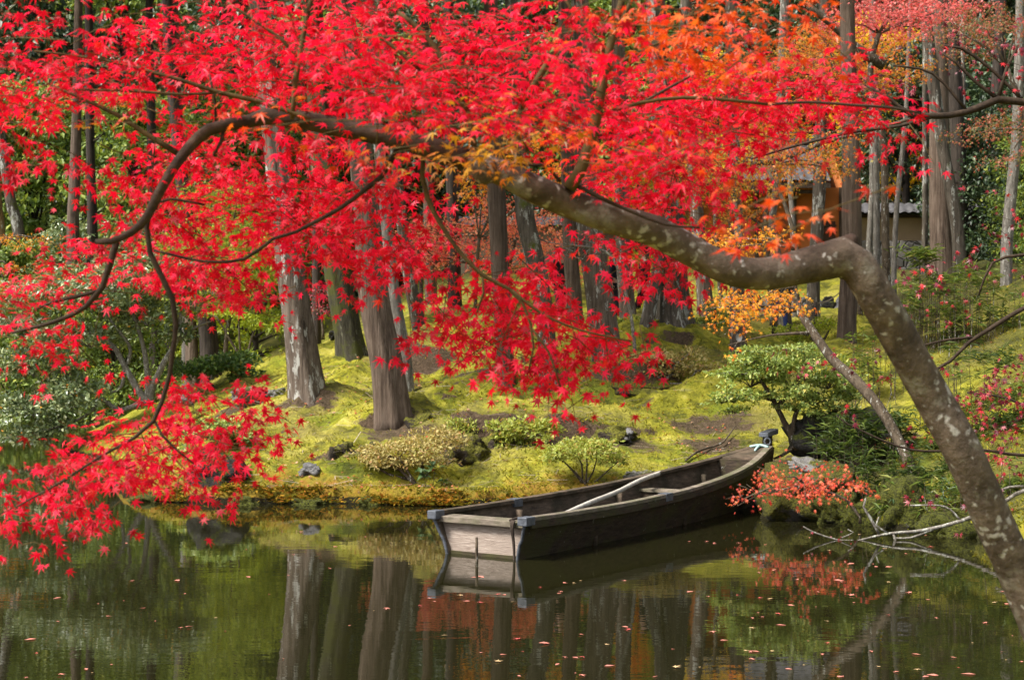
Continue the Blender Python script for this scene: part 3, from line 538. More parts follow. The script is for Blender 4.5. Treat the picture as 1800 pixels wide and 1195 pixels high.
# ------------------------------------------------------------------ the foreground maple
tb = at(1940, 1500, 5.5); zb = gz(tb[0], tb[1])
MP = thing('japanese_maple', 'foreground maple with a bent lichen-spotted trunk and vivid red leaves arching over the pond', 'tree', (tb[0], tb[1], zb))
trunk_pts = [(1950, 1540, 129, 5.55), (1925, 1420, 101, 5.55), (1880, 1230, 79, 5.5), (1806, 1045, 71, 5.5), (1748, 920, 69, 5.45), (1693, 795, 67, 5.4), (1640, 700, 66, 5.4), (1582, 595, 65, 5.35), (1537, 515, 65, 5.3), (1507, 468, 67, 5.3), (1478, 452, 73, 5.3), (1440, 462, 65, 5.3), (1400, 472, 60, 5.28), (1350, 482, 58, 5.25), (1290, 476, 56, 5.2), (1230, 449, 54, 5.2), (1150, 406, 57, 5.15), (1080, 386, 53, 5.1), (1000, 358, 51, 5.1), (940, 333, 50, 5.05), (880, 303, 46, 5.05), (820, 283, 42, 5.05), (740, 255, 38, 5), (680, 240, 36, 5), (600, 225, 34, 5), (540, 213, 33, 5), (500, 207, 31, 5), (465, 205, 30, 5), (435, 214, 24, 5), (400, 219, 22, 4.95), (367, 228, 22, 4.95), (333, 258, 20, 4.95), (302, 300, 18, 4.9), (277, 345, 17, 4.9), (258, 382, 15, 4.9), (232, 408, 13, 4.9), (195, 425, 11, 4.85), (168, 425, 9, 4.85)]
obj('trunk', px_tube(trunk_pts[:22], 5, 28, .035, .04, seed=3), M['maplebark'], MP)
obj('limb', px_tube(trunk_pts[21:], 5, 20, .03, .06, seed=4), M['limbbark'], MP)
obj('knot', px_tube([(1465, 472, 52), (1484, 440, 44), (1498, 424, 34), (1504, 416, 20)], 5.32, 16, .03, .2, seed=5), M['limbbark'], MP)
for pts in ([(860, 322, 30), (850, 300, 48), (838, 285, 40), (832, 278, 20)],):
    obj('knot', px_tube(pts, 5.02, 14, .02, .12, seed=6), M['maplebark'], MP)
BR = [
 [(205, 423, 12), (193, 465, 13), (180, 505, 11), (150, 540, 9), (95, 566, 7), (20, 585, 4)], [(172, 512, 8), (140, 520, 7), (95, 530, 6), (60, 545, 4)],
 [(262, 375, 9), (258, 400, 9), (264, 445, 9), (285, 488, 10), (303, 525, 10), (309, 570, 9), (303, 620, 9), (298, 660, 8), (285, 705, 8), (270, 740, 7), (235, 770, 6), (180, 800, 5), (110, 845, 4), (30, 890, 3)], [(272, 740, 5), (285, 765, 5), (310, 790, 4), (340, 815, 3)],
 [(312, 270, 11), (280, 250, 10), (245, 228, 9), (205, 202, 8), (165, 183, 7), (90, 150, 4)],
 [(513, 210, 8), (516, 180, 9), (520, 140, 10), (530, 80, 10), (540, 30, 9), (552, -20, 8)], [(522, 100, 6), (495, 70, 6), (455, 42, 5), (400, 5, 4)],
 [(545, 212, 10), (500, 193, 9), (440, 175, 8), (385, 163, 8), (330, 145, 7), (270, 128, 6), (210, 112, 5), (130, 98, 4), (60, 90, 3)], [(385, 163, 5), (320, 166, 5), (220, 160, 5), (120, 158, 3)],
 [(1000, 332, 26), (1020, 300, 22), (1038, 250, 20), (1050, 195, 18), (1060, 140, 17), (1068, 100, 15), (1082, 45, 13), (1098, -20, 11)], [(1067, 100, 8), (1050, 75, 8), (1025, 45, 7), (1000, 10, 6), (985, -20, 5)], [(1070, 100, 6), (1090, 40, 9), (1110, 0, 8)],
 [(1062, 130, 6), (1100, 105, 6), (1150, 80, 5), (1220, 45, 4)], [(1045, 205, 7), (1085, 192, 7), (1130, 180, 7), (1200, 172, 7), (1280, 176, 6), (1350, 184, 5)],
 [(825, 205, 12), (812, 180, 11), (790, 130, 10), (772, 95, 10), (740, 55, 9), (700, 22, 7)], [(915, 193, 11), (930, 165, 12), (948, 135, 12), (962, 112, 11), (975, 92, 8)], [(930, 270, 8), (905, 230, 9), (915, 193, 9)], [(835, 265, 9), (830, 235, 10), (825, 205, 10)],
 [(740, 232, 6), (700, 195, 6), (650, 165, 6), (600, 150, 5), (560, 110, 4)], [(745, 130, 6), (700, 90, 6), (640, 45, 5), (590, 10, 4)],
 [(744, 270, 9), (742, 310, 9), (752, 350, 9), (775, 395, 8), (810, 445, 7), (850, 485, 7), (895, 508, 6), (920, 535, 5), (933, 570, 5), (938, 610, 4), (930, 650, 3)], [(900, 510, 5), (950, 550, 5), (1020, 580, 4), (1110, 600, 3)], [(848, 485, 4), (850, 515, 4), (838, 550, 3)], [(933, 575, 4), (965, 620, 4), (985, 680, 3)],
 [(700, 258, 10), (672, 310, 9), (640, 335, 8), (600, 365, 7), (545, 395, 7), (520, 408, 6), (480, 420, 6), (430, 455, 6), (360, 460, 5), (270, 440, 4)],
 [(395, 225, 6), (388, 250, 6), (375, 275, 4)], [(380, 218, 5), (378, 180, 5), (368, 130, 4)], [(262, 360, 5), (300, 350, 5), (360, 360, 4)],
 [(985, 320, 6), (960, 290, 6), (930, 290, 5), (870, 285, 3)], [(1010, 325, 8), (1060, 350, 7), (1110, 372, 6), (1170, 395, 5), (1230, 400, 4)],
 [(1620, 200, 4), (1570, 190, 5), (1500, 185, 5), (1420, 180, 5), (1350, 184, 5)], [(1130, 180, 5), (1220, 130, 5), (1320, 70, 4), (1400, 30, 3)],
]
for k, b in enumerate(BR):
    dd = 4.95 if b[0][0] < 700 else 5.05
    obj('branch', px_tube(b, dd, 8, .04, .08, seed=k), M['branchbark'] if k in (0, 1, 2, 3, 24, 25, 26, 27, 28, 29, 30, 31) else M['olivetwig'], MP)
h, f_ = 'hang', 'flat'
ER = [(15, 25, 60, 38, 4.3, f_), (70, 95, 100, 26, 4.4, f_), (150, 118, 120, 32, 4.5, f_), (60, 165, 120, 32, 4.4, f_), (200, 160, 110, 26, 4.5, f_, .8), (40, 225, 80, 26, 4.4, f_), (290, 70, 90, 36, 4.6, f_), (250, 30, 40, 12, 4.6, f_, .4), (330, 130, 120, 45, 4.7, f_), (430, 60, 110, 60, 4.9, f_), (560, 60, 110, 60, 4.9, f_), (540, 135, 130, 42, 4.8, f_),
 (430, 160, 100, 32, 4.7, f_, .8), (690, 50, 120, 55, 4.9, f_), (680, 125, 130, 45, 4.8, f_), (600, 190, 130, 30, 4.7, f_), (740, 190, 130, 45, 4.5, f_), (830, 60, 120, 60, 4.8, f_), (840, 130, 120, 45, 4.6, f_), (950, 60, 90, 50, 4.7, f_), (960, 160, 110, 50, 4.7, f_), (880, 190, 90, 26, 4.5, f_), (1000, 230, 80, 40, 4.8, f_), (720, 225, 100, 22, 4.4, f_),
 (95, 290, 75, 18, 4.6, h), (40, 262, 60, 22, 4.5, h), (110, 265, 40, 14, 4.6, h, .3), (235, 212, 60, 25, 4.7, h), (210, 330, 65, 18, 4.9, h), (160, 305, 34, 12, 4.8, h, .5), (250, 300, 40, 18, 5.0, h, .35), (330, 275, 70, 38, 5.2, f_), (430, 255, 90, 28, 5.3, f_, .8), (450, 310, 110, 42, 5.3, h), (560, 275, 90, 40, 5.3, h), (390, 355, 110, 45, 5.3, f_), (300, 385, 80, 45, 5.2, h), (230, 400, 40, 30, 5.1, h, .6),
 (510, 365, 100, 45, 5.4, f_), (610, 345, 90, 45, 5.4, h), (700, 320, 60, 40, 5.3, h, .8), (640, 420, 110, 48, 5.4, h), (560, 430, 90, 40, 5.4, h), (720, 410, 70, 45, 5.4, h), (655, 490, 55, 28, 5.4, h), (720, 470, 50, 28, 5.4, h, .8), (460, 430, 90, 45, 5.4, f_), (400, 475, 95, 38, 5.4, h), (330, 440, 70, 40, 5.3, h), (395, 520, 55, 22, 5.4, h), (400, 545, 25, 12, 5.4, h), (340, 490, 40, 22, 5.4, h), (440, 500, 40, 25, 5.4, h),
 (160, 450, 75, 24, 4.9, f_), (240, 440, 60, 22, 5.0, f_, .8), (95, 490, 90, 25, 4.7, f_), (190, 490, 50, 18, 4.9, h, .7), (45, 530, 70, 25, 4.6, f_), (110, 555, 50, 18, 4.7, h), (30, 585, 60, 22, 4.6, f_), (70, 612, 45, 18, 4.7, h), (10, 640, 25, 26, 4.6, h), (6, 685, 16, 18, 4.6, h), (85, 650, 12, 10, 4.7, h),
 (390, 690, 60, 20, 5.1, h), (330, 700, 50, 22, 5.1, h, .8), (430, 728, 50, 22, 5.1, h), (270, 725, 60, 24, 5.0, h), (330, 760, 70, 18, 5.1, h, .8), (230, 775, 90, 26, 4.9, f_), (320, 790, 90, 24, 5.0, h), (400, 790, 70, 18, 5.1, h), (180, 815, 90, 24, 4.8, h), (290, 830, 80, 20, 5.0, h), (370, 820, 55, 22, 5.1, h), (95, 830, 70, 26, 4.7, h), (50, 870, 60, 26, 4.6, h), (150, 865, 60, 16, 4.8, h, .7), (300, 865, 28, 22, 5.0, h), (100, 905, 50, 18, 4.8, h), (80, 945, 38, 16, 4.8, h), (25, 905, 35, 18, 4.6, h), (145, 915, 25, 12, 4.8, h),
 (770, 570, 60, 26, 5.2, h), (740, 595, 35, 16, 5.2, h), (830, 545, 70, 30, 5.2, h), (850, 590, 80, 28, 5.2, h), (900, 510, 70, 30, 5.2, h), (930, 560, 80, 35, 5.2, h), (910, 625, 70, 24, 5.2, h), (1000, 590, 70, 32, 5.2, h), (1070, 605, 60, 24, 5.2, h), (970, 650, 55, 28, 5.2, h), (890, 660, 30, 12, 5.2, h, .8), (985, 695, 34, 16, 5.2, h), (990, 720, 26, 10, 5.2, h), (1110, 625, 36, 18, 5.2, h), (1135, 650, 18, 12, 5.2, h), (840, 485, 60, 26, 5.2, h, .6), (940, 485, 50, 20, 5.3, h, .6), (1040, 630, 40, 14, 5.2, h, .8), (850, 630, 40, 10, 5.2, h, .7),
 (1000, 425, 50, 16, 5.4, h, .6), (1110, 430, 55, 22, 5.4, h), (1165, 460, 55, 30, 5.4, h), (1190, 490, 36, 22, 5.4, h), (1140, 505, 25, 18, 5.4, h, .7), (1210, 440, 40, 22, 5.4, h),
 (780, 325, 40, 18, 5.4, h, .5), (740, 345, 25, 20, 5.4, h, .4), (960, 300, 40, 18, 5.4, h, .5),
 (1060, 300, 55, 30, 5.3, f_, .9), (1120, 260, 80, 40, 5.3, f_), (1180, 320, 80, 35, 5.3, h, .8), (1250, 310, 50, 30, 5.3, h, .6), (1130, 365, 90, 24, 5.3, f_, .8), (1220, 375, 60, 22, 5.3, h, .8), (1110, 200, 90, 40, 5.2, f_), (1210, 215, 90, 45, 5.2, f_), (1200, 140, 110, 40, 5.1, f_), (1320, 150, 100, 42, 5.1, f_), (1310, 205, 90, 32, 5.2, h), (1410, 165, 80, 32, 5.1, f_), (1420, 205, 70, 20, 5.2, h), (1490, 190, 70, 24, 5.1, f_), (1555, 200, 50, 18, 5.1, f_), (1585, 228, 36, 15, 5.1, h), (1615, 245, 16, 8, 5.1, h), (1335, 258, 28, 22, 5.2, h), (1240, 265, 60, 20, 5.2, h, .8), (1550, 235, 20, 10, 5.1, h, .6)]
EO = [(1100, 20, 80, 30, 4.3, f_, .6), (1150, 75, 90, 32, 4.4, f_, .8), (1250, 40, 100, 45, 4.3, f_), (1340, 40, 80, 40, 4.5, f_, .7), (1420, 22, 50, 20, 4.5, f_, .6), (1280, 95, 100, 32, 4.6, f_), (1180, 100, 80, 20, 4.5, f_, .7), (1440, 65, 24, 14, 4.6, h, .7), (1050, 270, 80, 26, 4.6, f_, .7), (1180, 295, 70, 22, 4.6, f_, .5), (950, 235, 60, 26, 4.5, f_, .7), (500, 230, 90, 22, 4.6, f_, .3)]
EY = [(895, 235, 60, 20, 4.4, f_), (850, 258, 80, 22, 4.4, f_), (790, 270, 75, 18, 4.4, f_), (730, 285, 50, 14, 4.4, f_), (690, 298, 30, 9, 4.4, h), (920, 265, 40, 16, 4.4, f_, .8), (870, 212, 40, 14, 4.4, f_, .7), (140, 200, 60, 10, 4.4, f_, .3)]
EF = [(840, 195, 130, 20, 3.9, f_), (965, 150, 120, 32, 3.9, f_), (1010, 60, 110, 38, 4.0, f_), (660, 240, 70, 10, 3.9, f_), (720, 150, 140, 28, 4.0, f_), (1130, 265, 90, 28, 4.0, f_), (1090, 70, 90, 36, 4.0, f_), (560, 40, 100, 24, 4.0, f_)]
EB = [(1290, 365, 60, 9, 3.5, f_, .6), (1390, 385, 70, 10, 3.5, f_, .5), (1375, 415, 45, 14, 3.5, h, .7), (1300, 400, 50, 12, 3.5, f_, .4), (1455, 385, 22, 8, 3.5, h, .5)]
for ells, mt, cv, lb in ((ER[:24], 'red', 1.25, None), (ER[24:64], 'red', 1.2, None), (ER[64:105], 'red', 1.7, None), (ER[105:], 'red', 1.7, None), (EF, 'red', .75, 'soft out of focus crimson sprays nearest the viewer'), (EO, 'orange', 1.2, 'scarlet orange leaves at the top'), (EY, 'olive', 1.2, 'olive and gold leaves over the limb'), (EB, 'orange', .75, 'out of focus orange red leaves before the limb')):
    if mt == 'red' and ells is not EF: ells = [(e[0], e[1], e[2], e[3], e[4]+.5)+tuple(e[5:]) for e in ells]
    lv, twg = spray(ells, MAPLE, .064 if mt == 'red' else .058, cv, tw=.0013)
    foliage('foliage', lv, twg, M[mt], M['olivetwig'], MP, lb)

# ------------------------------------------------------------------ mid-distance maples
def maple(name, label, stem, ells, mat, size, D, cover=1.5, bark='brownstem', group='coloured maples under the cedars', mode='hang', tmpl=MAPLE5, extra=()):
    b = at(stem[0][0], stem[0][1], stem[0][3] if len(stem[0]) > 3 else D); zg = gz(b[0], b[1])
    t = thing(name, label, 'tree', (b[0], b[1], min(zg, b[2]) if zg > 0 else zg), group)
    obj('trunk', px_tube([(stem[0][0], stem[0][1]+ (b[2]-zg)/D*F*0+12, stem[0][2]*1.25)+tuple(stem[0][3:])]+list(stem), D, 12, .15, .08, seed=4), M[bark], t)
    br = []
    sx = [s for s in stem]
    for e in ells:
        j = min(sx[len(sx)//3:], key=lambda s: (s[0]-e[0])**2+(s[1]-e[1])**2*3)
        br.append(px_tube([(j[0], j[1], j[2]*.5, j[3] if len(j) > 3 else D), ((j[0]+e[0])/2, (j[1]+e[1])/2-6, 3.2, (D+e[4])/2), (e[0], e[1]+e[3]*.3, 1.6, e[4])], D, 6, .2, .1))
    for x in extra: br.append(px_tube(x, D, 7, .15, .1))
    if br: obj('branch', join(br), M[bark], t)
    lv, twg = spray(ells, tmpl, size, cover, mode, zsp=.8, tw=.003, grp=10)
    foliage('crown', lv, twg, M[mat], M[bark], t)
    return t
E = lambda L_, D: [(e[0], e[1], e[2], e[3], D)+tuple(e[4:]) for e in L_]
maple('maple_tree', 'coral and salmon leaved maple between the brown cedars', [(862, 572, 9), (872, 530, 9), (890, 480, 8), (905, 420, 7), (900, 380, 5)], E([(900, 375, 70, 14), (850, 395, 55, 14), (930, 400, 55, 14), (870, 350, 40, 9), (890, 430, 75, 16), (720, 420, 50, 20), (740, 455, 60, 16), (770, 400, 50, 14), (800, 430, 40, 12), (860, 460, 40, 12), (910, 470, 50, 10), (980, 430, 40, 14), (985, 490, 35, 10), (1010, 470, 25, 10), (680, 440, 36, 16)], 45), 'coral', .14, 45, 1.5)
maple('maple_tree', 'slender leaning maple on the bank with golden orange sprays', [(1612, 872, 22, 22.6), (1600, 820, 20, 22.8), (1580, 775, 18, 23), (1545, 715, 19, 23.2), (1500, 665, 19, 23.5), (1462, 630, 17, 23.8), (1430, 585, 15, 24), (1405, 545, 14, 24.2), (1396, 505, 12, 24.3), (1400, 440, 9, 24.4), (1380, 360, 7, 24.5), (1350, 300, 5, 24.5)],
      E([(1330, 525, 80, 14), (1350, 545, 60, 12), (1290, 545, 45, 10), (1370, 520, 40, 9), (1290, 570, 36, 9), (1250, 540, 22, 5), (1280, 605, 10, 5)], 24.3)+E([(1300, 430, 60, 12), (1270, 415, 50, 10), (1340, 415, 45, 8)], 24.6), 'gold', .095, 24, 1.3)
maple('maple_tree', 'amber maple spreading in front of the tiled roof', [(1360, 560, 13), (1352, 480, 12), (1345, 400, 11), (1352, 340, 9), (1362, 290, 6)], E([(1330, 290, 80, 18), (1260, 300, 60, 20), (1400, 270, 70, 16), (1450, 285, 50, 14), (1310, 330, 70, 18), (1380, 310, 55, 14), (1260, 345, 50, 18), (1350, 255, 60, 16), (1440, 255, 50, 12), (1230, 270, 50, 18), (1480, 300, 22, 6), (1210, 320, 50, 22), (1180, 285, 50, 18), (1290, 375, 50, 12)], 30), 'amber', .105, 30, 1.2, extra=([(1280, 300, 5), (1330, 288, 7), (1390, 275, 8), (1450, 250, 8), (1520, 232, 7), (1600, 210, 6)],))
maple('maple_tree', 'rose pink maple high in the wood above the huge cedar', [(1560, 540, 16), (1556, 400, 14), (1552, 250, 13), (1530, 130, 11), (1545, 60, 8)], E([(1520, 20, 60, 20), (1580, 25, 60, 22), (1640, 25, 60, 20), (1560, 50, 45, 10), (1610, 45, 50, 10), (1490, 40, 40, 14), (1700, 10, 50, 12), (1575, 0, 90, 14)], 34), 'pink', .1, 34, 1.5, extra=([(1555, 115, 20), (1510, 88, 18), (1470, 50, 14), (1420, 10, 12)],))
maple('maple_tree', 'orange and olive maple under the pink one', [(1500, 560, 11), (1498, 420, 10), (1490, 280, 9), (1480, 150, 8)], E([(1440, 80, 60, 22), (1490, 110, 50, 20), (1450, 130, 50, 20), (1400, 110, 40, 20), (1540, 90, 40, 18), (1480, 60, 40, 14), (1540, 140, 40, 18), (1590, 130, 40, 20), (1440, 50, 40, 14), (1250, 180, 90, 30), (1340, 120, 60, 25), (1350, 200, 60, 20)], 36), 'amber', .1, 36, 1.1)
maple('maple_tree', 'dull pink and olive maple at the upper edge beyond the dark cedar', [(1830, 520, 14), (1825, 380, 13), (1810, 230, 11), (1770, 120, 8)], E([(1700, 60, 50, 12), (1760, 60, 60, 16), (1720, 90, 40, 10), (1790, 35, 50, 12), (1760, 215, 60, 10), (1710, 235, 45, 8), (1790, 235, 40, 9), (1800, 200, 30, 8), (1770, 280, 40, 10), (1680, 50, 40, 12), (1720, 30, 60, 10)], 31), 'pinkolive', .085, 31, 1.25)
maple('maple_tree', 'small plum coloured maple by the distant trunk', [(568, 585, 5), (565, 555, 4), (560, 525, 3)], E([(560, 515, 26, 10), (575, 540, 22, 7), (548, 545, 20, 5)], 47), 'plum', .1, 47, 1.4)
maple('maple_tree', 'red orange young maple spilling over the boulder beside the bow', [(1512, 908, 5, 21.9), (1490, 880, 5, 21.9), (1450, 862, 4, 21.9), (1415, 852, 4, 21.9), (1370, 862, 3, 21.8)], E([(1400, 845, 50, 10), (1440, 842, 45, 12), (1480, 836, 30, 10), (1365, 850, 35, 9), (1330, 866, 24, 6), (1305, 876, 18, 5), (1296, 888, 14, 3), (1400, 862, 50, 7), (1350, 840, 20, 6), (1430, 862, 30, 6), (1505, 850, 18, 7), (1380, 836, 25, 5)], 21.8), 'ember', .082, 21.9, 1.25, group=None, tmpl=MAPLE)
maple('maple_tree', 'bright crimson maple seen far behind the thick reddish cedar', [(742, 560, 8), (740, 500, 7), (735, 440, 5)], E([(735, 435, 32, 20), (762, 448, 22, 12), (800, 428, 40, 7)], 44), 'pink', .12, 44, 1.2)
maple('maple_tree', 'orange tinted maple by the slim grey trunk at the far pond corner', [(-20, 540, 10), (-10, 460, 8), (5, 420, 5)], E([(15, 418, 30, 6), (40, 432, 22, 4), (10, 500, 20, 16), (70, 420, 20, 4), (20, 470, 14, 8)], 48), 'gold', .1, 48, 1.2)

maple('maple_tree', 'lime green young maple beyond the camellia and the two dark trunks', [(395, 640, 9), (400, 580, 8), (410, 520, 7), (400, 450, 5)], E([(330, 470, 60, 22), (400, 440, 70, 22), (460, 470, 50, 20), (420, 510, 60, 18), (340, 530, 50, 14), (380, 400, 60, 20), (440, 550, 40, 10), (300, 430, 50, 18), (470, 420, 40, 16), (360, 350, 60, 20), (420, 340, 60, 20), (350, 480, 70, 30), (430, 430, 70, 40)], 39), 'lime', .14, 39, 2.0)
maple('maple_tree', 'bright yellow maple before the tea house wall and eave', [(1268, 560, 9), (1264, 480, 8), (1258, 400, 8), (1256, 330, 6)], E([(1250, 300, 50, 20), (1290, 290, 40, 18), (1230, 270, 40, 18), (1270, 250, 50, 18), (1210, 310, 30, 18), (1300, 260, 40, 14), (1290, 330, 26, 8)], 43), 'yellow', .13, 43, 1.3)
maple('maple_tree', 'golden orange maple high between the tall brown cedar and the slim pale twins', [(1512, 560, 10), (1510, 400, 9), (1505, 250, 8), (1490, 140, 6)], E([(1450, 75, 50, 18), (1500, 100, 50, 16), (1540, 130, 40, 14), (1430, 120, 40, 18), (1480, 150, 40, 14), (1400, 90, 40, 14), (1420, 190, 50, 16), (1370, 230, 50, 16), (1570, 70, 40, 12)], 37), 'gold', .1, 37, 1.1)
maple('maple_tree', 'small gold maple among the distant trunks left of centre', [(835, 560, 7), (838, 480, 6), (842, 420, 5)], E([(850, 310, 40, 16), (900, 300, 30, 14), (830, 340, 30, 12), (1000, 300, 40, 14), (970, 330, 30, 12), (940, 250, 40, 14)], 42), 'gold', .13, 42, 1.1)

# plum-leaved maple reaching in from outside the frame, nearer than the grove
b = at(2080, 760, 13); PB = thing('maple_tree', 'sparse plum red maple whose thin branches reach in over the bamboo grass', 'tree', (b[0], b[1], gz(b[0], b[1])))
obj('trunk', px_tube([(2080, 1000, 60), (2075, 800, 46), (2060, 600, 40), (2030, 400, 34), (2010, 220, 28), (2000, 0, 20)], 13, 14, .2, .06), M['branchbark'], PB)
for k, bp in enumerate(([(2010, 215, 20), (1900, 180, 15), (1800, 180, 14), (1755, 175, 14), (1720, 190, 13), (1670, 203, 12), (1600, 200, 9), (1560, 170, 6), (1520, 150, 3)], [(1755, 175, 8), (1710, 140, 6), (1680, 110, 5), (1650, 90, 3)], [(1640, 205, 7), (1580, 222, 6), (1500, 232, 6), (1400, 256, 5), (1320, 280, 3)], [(1755, 172, 8), (1770, 120, 6), (1790, 80, 4)], [(1700, 195, 6), (1640, 130, 5), (1570, 115, 3)], [(1800, 178, 7), (1740, 120, 6), (1690, 85, 6), (1660, 80, 3)],
        [(2055, 520, 16), (1900, 500, 10), (1800, 542, 8), (1740, 578, 8), (1705, 600, 7), (1670, 635, 6), (1630, 658, 4)], [(1710, 593, 5), (1660, 598, 4), (1605, 612, 3)], [(2060, 600, 14), (1900, 440, 8), (1800, 448, 6), (1745, 462, 5), (1720, 520, 3)], [(2065, 760, 12), (1900, 790, 8), (1800, 800, 6), (1720, 790, 5), (1600, 790, 4), (1490, 745, 3), (1470, 730, 2)], [(1900, 790, 6), (1830, 730, 5), (1770, 700, 4), (1700, 690, 3)])):
    obj('branch', px_tube(bp, 13, 7, .1, .1, seed=k), M['branchbark'], PB)
lv, twg = spray(E([(1560, 130, 30, 10, h), (1590, 150, 30, 10, h), (1530, 155, 22, 10, h), (1640, 125, 24, 6, h), (1700, 125, 30, 8, h), (1740, 115, 20, 6, h), (1760, 60, 36, 16, h), (1790, 90, 22, 14, h), (1730, 150, 26, 6, h), (1690, 70, 24, 12, h), (1660, 50, 20, 10, h), (1545, 180, 16, 8, h), (1780, 140, 20, 14, h), (1790, 180, 12, 4, h),
     (1700, 440, 30, 8, h), (1680, 460, 30, 6, h), (1740, 390, 16, 16, h), (1750, 420, 18, 8, h), (1650, 500, 24, 14, h), (1700, 490, 20, 10, h), (1770, 400, 14, 12, h), (1740, 320, 10, 6, h), (1780, 460, 14, 12, h), (1620, 480, 18, 10, h), (1600, 560, 18, 8, h),
     (1790, 500, 14, 10, h), (1720, 540, 24, 10, h), (1500, 640, 24, 8, h), (1460, 635, 16, 6, h), (1550, 640, 16, 6, h), (1385, 640, 14, 8, h), (1530, 660, 20, 6, h), (1440, 645, 14, 5, h)], 13), MAPLE, .078, .62, zsp=.4, tw=.0015, grp=6)
foliage('foliage', lv, twg, M['plum'], M['branchbark'], PB)
lv, twg = spray(E([(1740, 660, 34, 14, h), (1700, 690, 34, 14, h), (1770, 690, 30, 18, h), (1720, 725, 40, 14, h), (1690, 760, 30, 10, h), (1760, 740, 36, 16, h), (1790, 640, 20, 14, h), (1700, 650, 24, 8, h), (1780, 780, 24, 12, h), (1740, 800, 50, 10, h), (1780, 810, 30, 10, h), (1690, 795, 30, 8, h), (1610, 790, 18, 8, h), (1600, 740, 10, 5, h), (1470, 720, 10, 4, h), (1620, 880, 14, 6, h), (1605, 870, 14, 6, h), (1660, 870, 10, 5, h), (1795, 870, 12, 10, h)], 13), MAPLE, .082, .75, zsp=.4, tw=.0015, grp=6)
foliage('foliage', lv, twg, M['plum'], M['branchbark'], PB)

# ------------------------------------------------------------------ shrubs
def shrub(name, label, base, D, ells, mat, size, n, stem='brownstem', tmpl=OVAL, sw=6, cat='shrub', group=None, sub=9, up=.5, berries=None, stems=None, dep=1.0, air=.62):
    b = at(base[0], base[1], D); zg = gz(b[0], b[1]); t = thing(name, label, cat, (b[0], b[1], zg), group)
    P, Dv, U = [], [], []; st = []; b0 = np.array([b[0], b[1], zg-.08])
    tot = sum(e[2]*e[3] for e in ells)
    for e in ells:
        D2 = e[4] if len(e) > 4 else D
        c = at(e[0], e[1], D2); rx, rz = e[2]/F*D2, e[3]/F*D2; ne = max(10, int(n*e[2]*e[3]/tot))
        q = rdir(sub); q[:, 2] = np.where(q[:, 2] < -.25, -q[:, 2]*.6, q[:, 2]); q *= rng.uniform(.35, 1.2, (sub, 1))
        cc = c+q*np.array([rx, rx*dep, rz])
        k = rng.integers(0, sub, ne); v = rdir(ne)*np.cbrt(rng.uniform(0, 1, (ne, 1)))*np.array([rx, rx*dep, rz*.9])*air
        P.append(cc[k]+v); o_ = unit(P[-1]-c)
        Dv.append(o_*.6+.7*rdir(ne)+[0, 0, .15]); U.append(np.array([0, 0, 1.])*up+o_*.5+.5*rdir(ne))
        if stems is None:
            midp = b0*.45+c*.55+[rng.uniform(-.1, .1)*rx, 0, -rz*.3]
            b0j = b0+[rng.normal()*.05, rng.normal()*.05, 0]; st.append(tube([b0j, midp+rng.normal(size=3)*.05, c], [sw/2/F*D, sw*.36/F*D, sw*.2/F*D], 7, .12, .15, seed=len(st)))
        for j in range(0, sub, 2): st.append(tube([c-[0, 0, rz*.3], (c+cc[j])/2, cc[j]], [sw*.2/F*D, sw*.14/F*D, sw*.07/F*D], 5, None, .1, cap=False))
    if stems:
        for s in stems: st.append(px_tube(s, D, 8, .08, .12, seed=len(st)))
    obj('stem', join(st), M[stem], t)
    P = np.concatenate(P); Dv = np.concatenate(Dv); U = np.concatenate(U)
    o = obj('foliage', scatter(tmpl, P, Dv, U, size*rng.uniform(.6, 1.25, len(P))), M[mat], t, smooth=False)
    if berries:
        k = rng.choice(len(P), berries, replace=False); obj('blossoms', scatter(OVAL, P[k]+[0, -.02, .01], rdir(berries), rdir(berries)+[0, -.6, .4], np.full(berries, size*.62)), M['berry'], t, smooth=False)
    return t
shrub('camellia', 'sprawling grey green camellia dotted with orange buds overhanging the pond', (262, 704), 34, [(200, 500, 110, 45), (110, 520, 90, 40), (60, 650, 80, 40), (160, 600, 80, 40), (260, 560, 70, 40), (290, 480, 60, 30), (60, 720, 90, 40), (130, 690, 60, 30), (40, 580, 50, 30), (40, 770, 60, 20), (330, 520, 50, 30), (200, 540, 70, 30), (310, 590, 30, 25), (110, 750, 40, 20), (240, 470, 60, 25)], 'cam', .115, 17000, 'palestem', sub=14, air=.5, berries=300,
      stems=[[(262, 710, 16), (245, 690, 13), (220, 645, 11), (200, 610, 9), (170, 590, 7), (130, 580, 5)], [(262, 708, 16), (268, 680, 12), (290, 635, 11), (312, 595, 9), (318, 550, 6)], [(262, 706, 14), (258, 650, 10), (250, 600, 8), (230, 540, 6)], [(256, 706, 12), (210, 720, 9), (175, 700, 8), (165, 720, 6), (120, 745, 4), (60, 760, 3)], [(220, 645, 8), (213, 680, 6), (195, 690, 4)], [(225, 640, 7), (228, 610, 6), (200, 570, 5), (160, 520, 4)], [(310, 600, 6), (345, 575, 5), (370, 565, 3)]])
shrub('shrub', 'low dark green shrub before the two trunks near the camellia', (375, 690), 35, [(370, 650, 55, 22), (410, 640, 40, 22), (340, 655, 35, 18), (430, 665, 30, 15)], 'shrub', .1, 3600)
shrub('shrub', 'bright fresh green shrub half hidden by the low red leaves', (395, 790), 27, [(385, 755, 50, 15), (420, 765, 36, 12), (355, 762, 30, 12), (330, 800, 26, 14)], 'shrubpale', .1, 3600, up=.8)
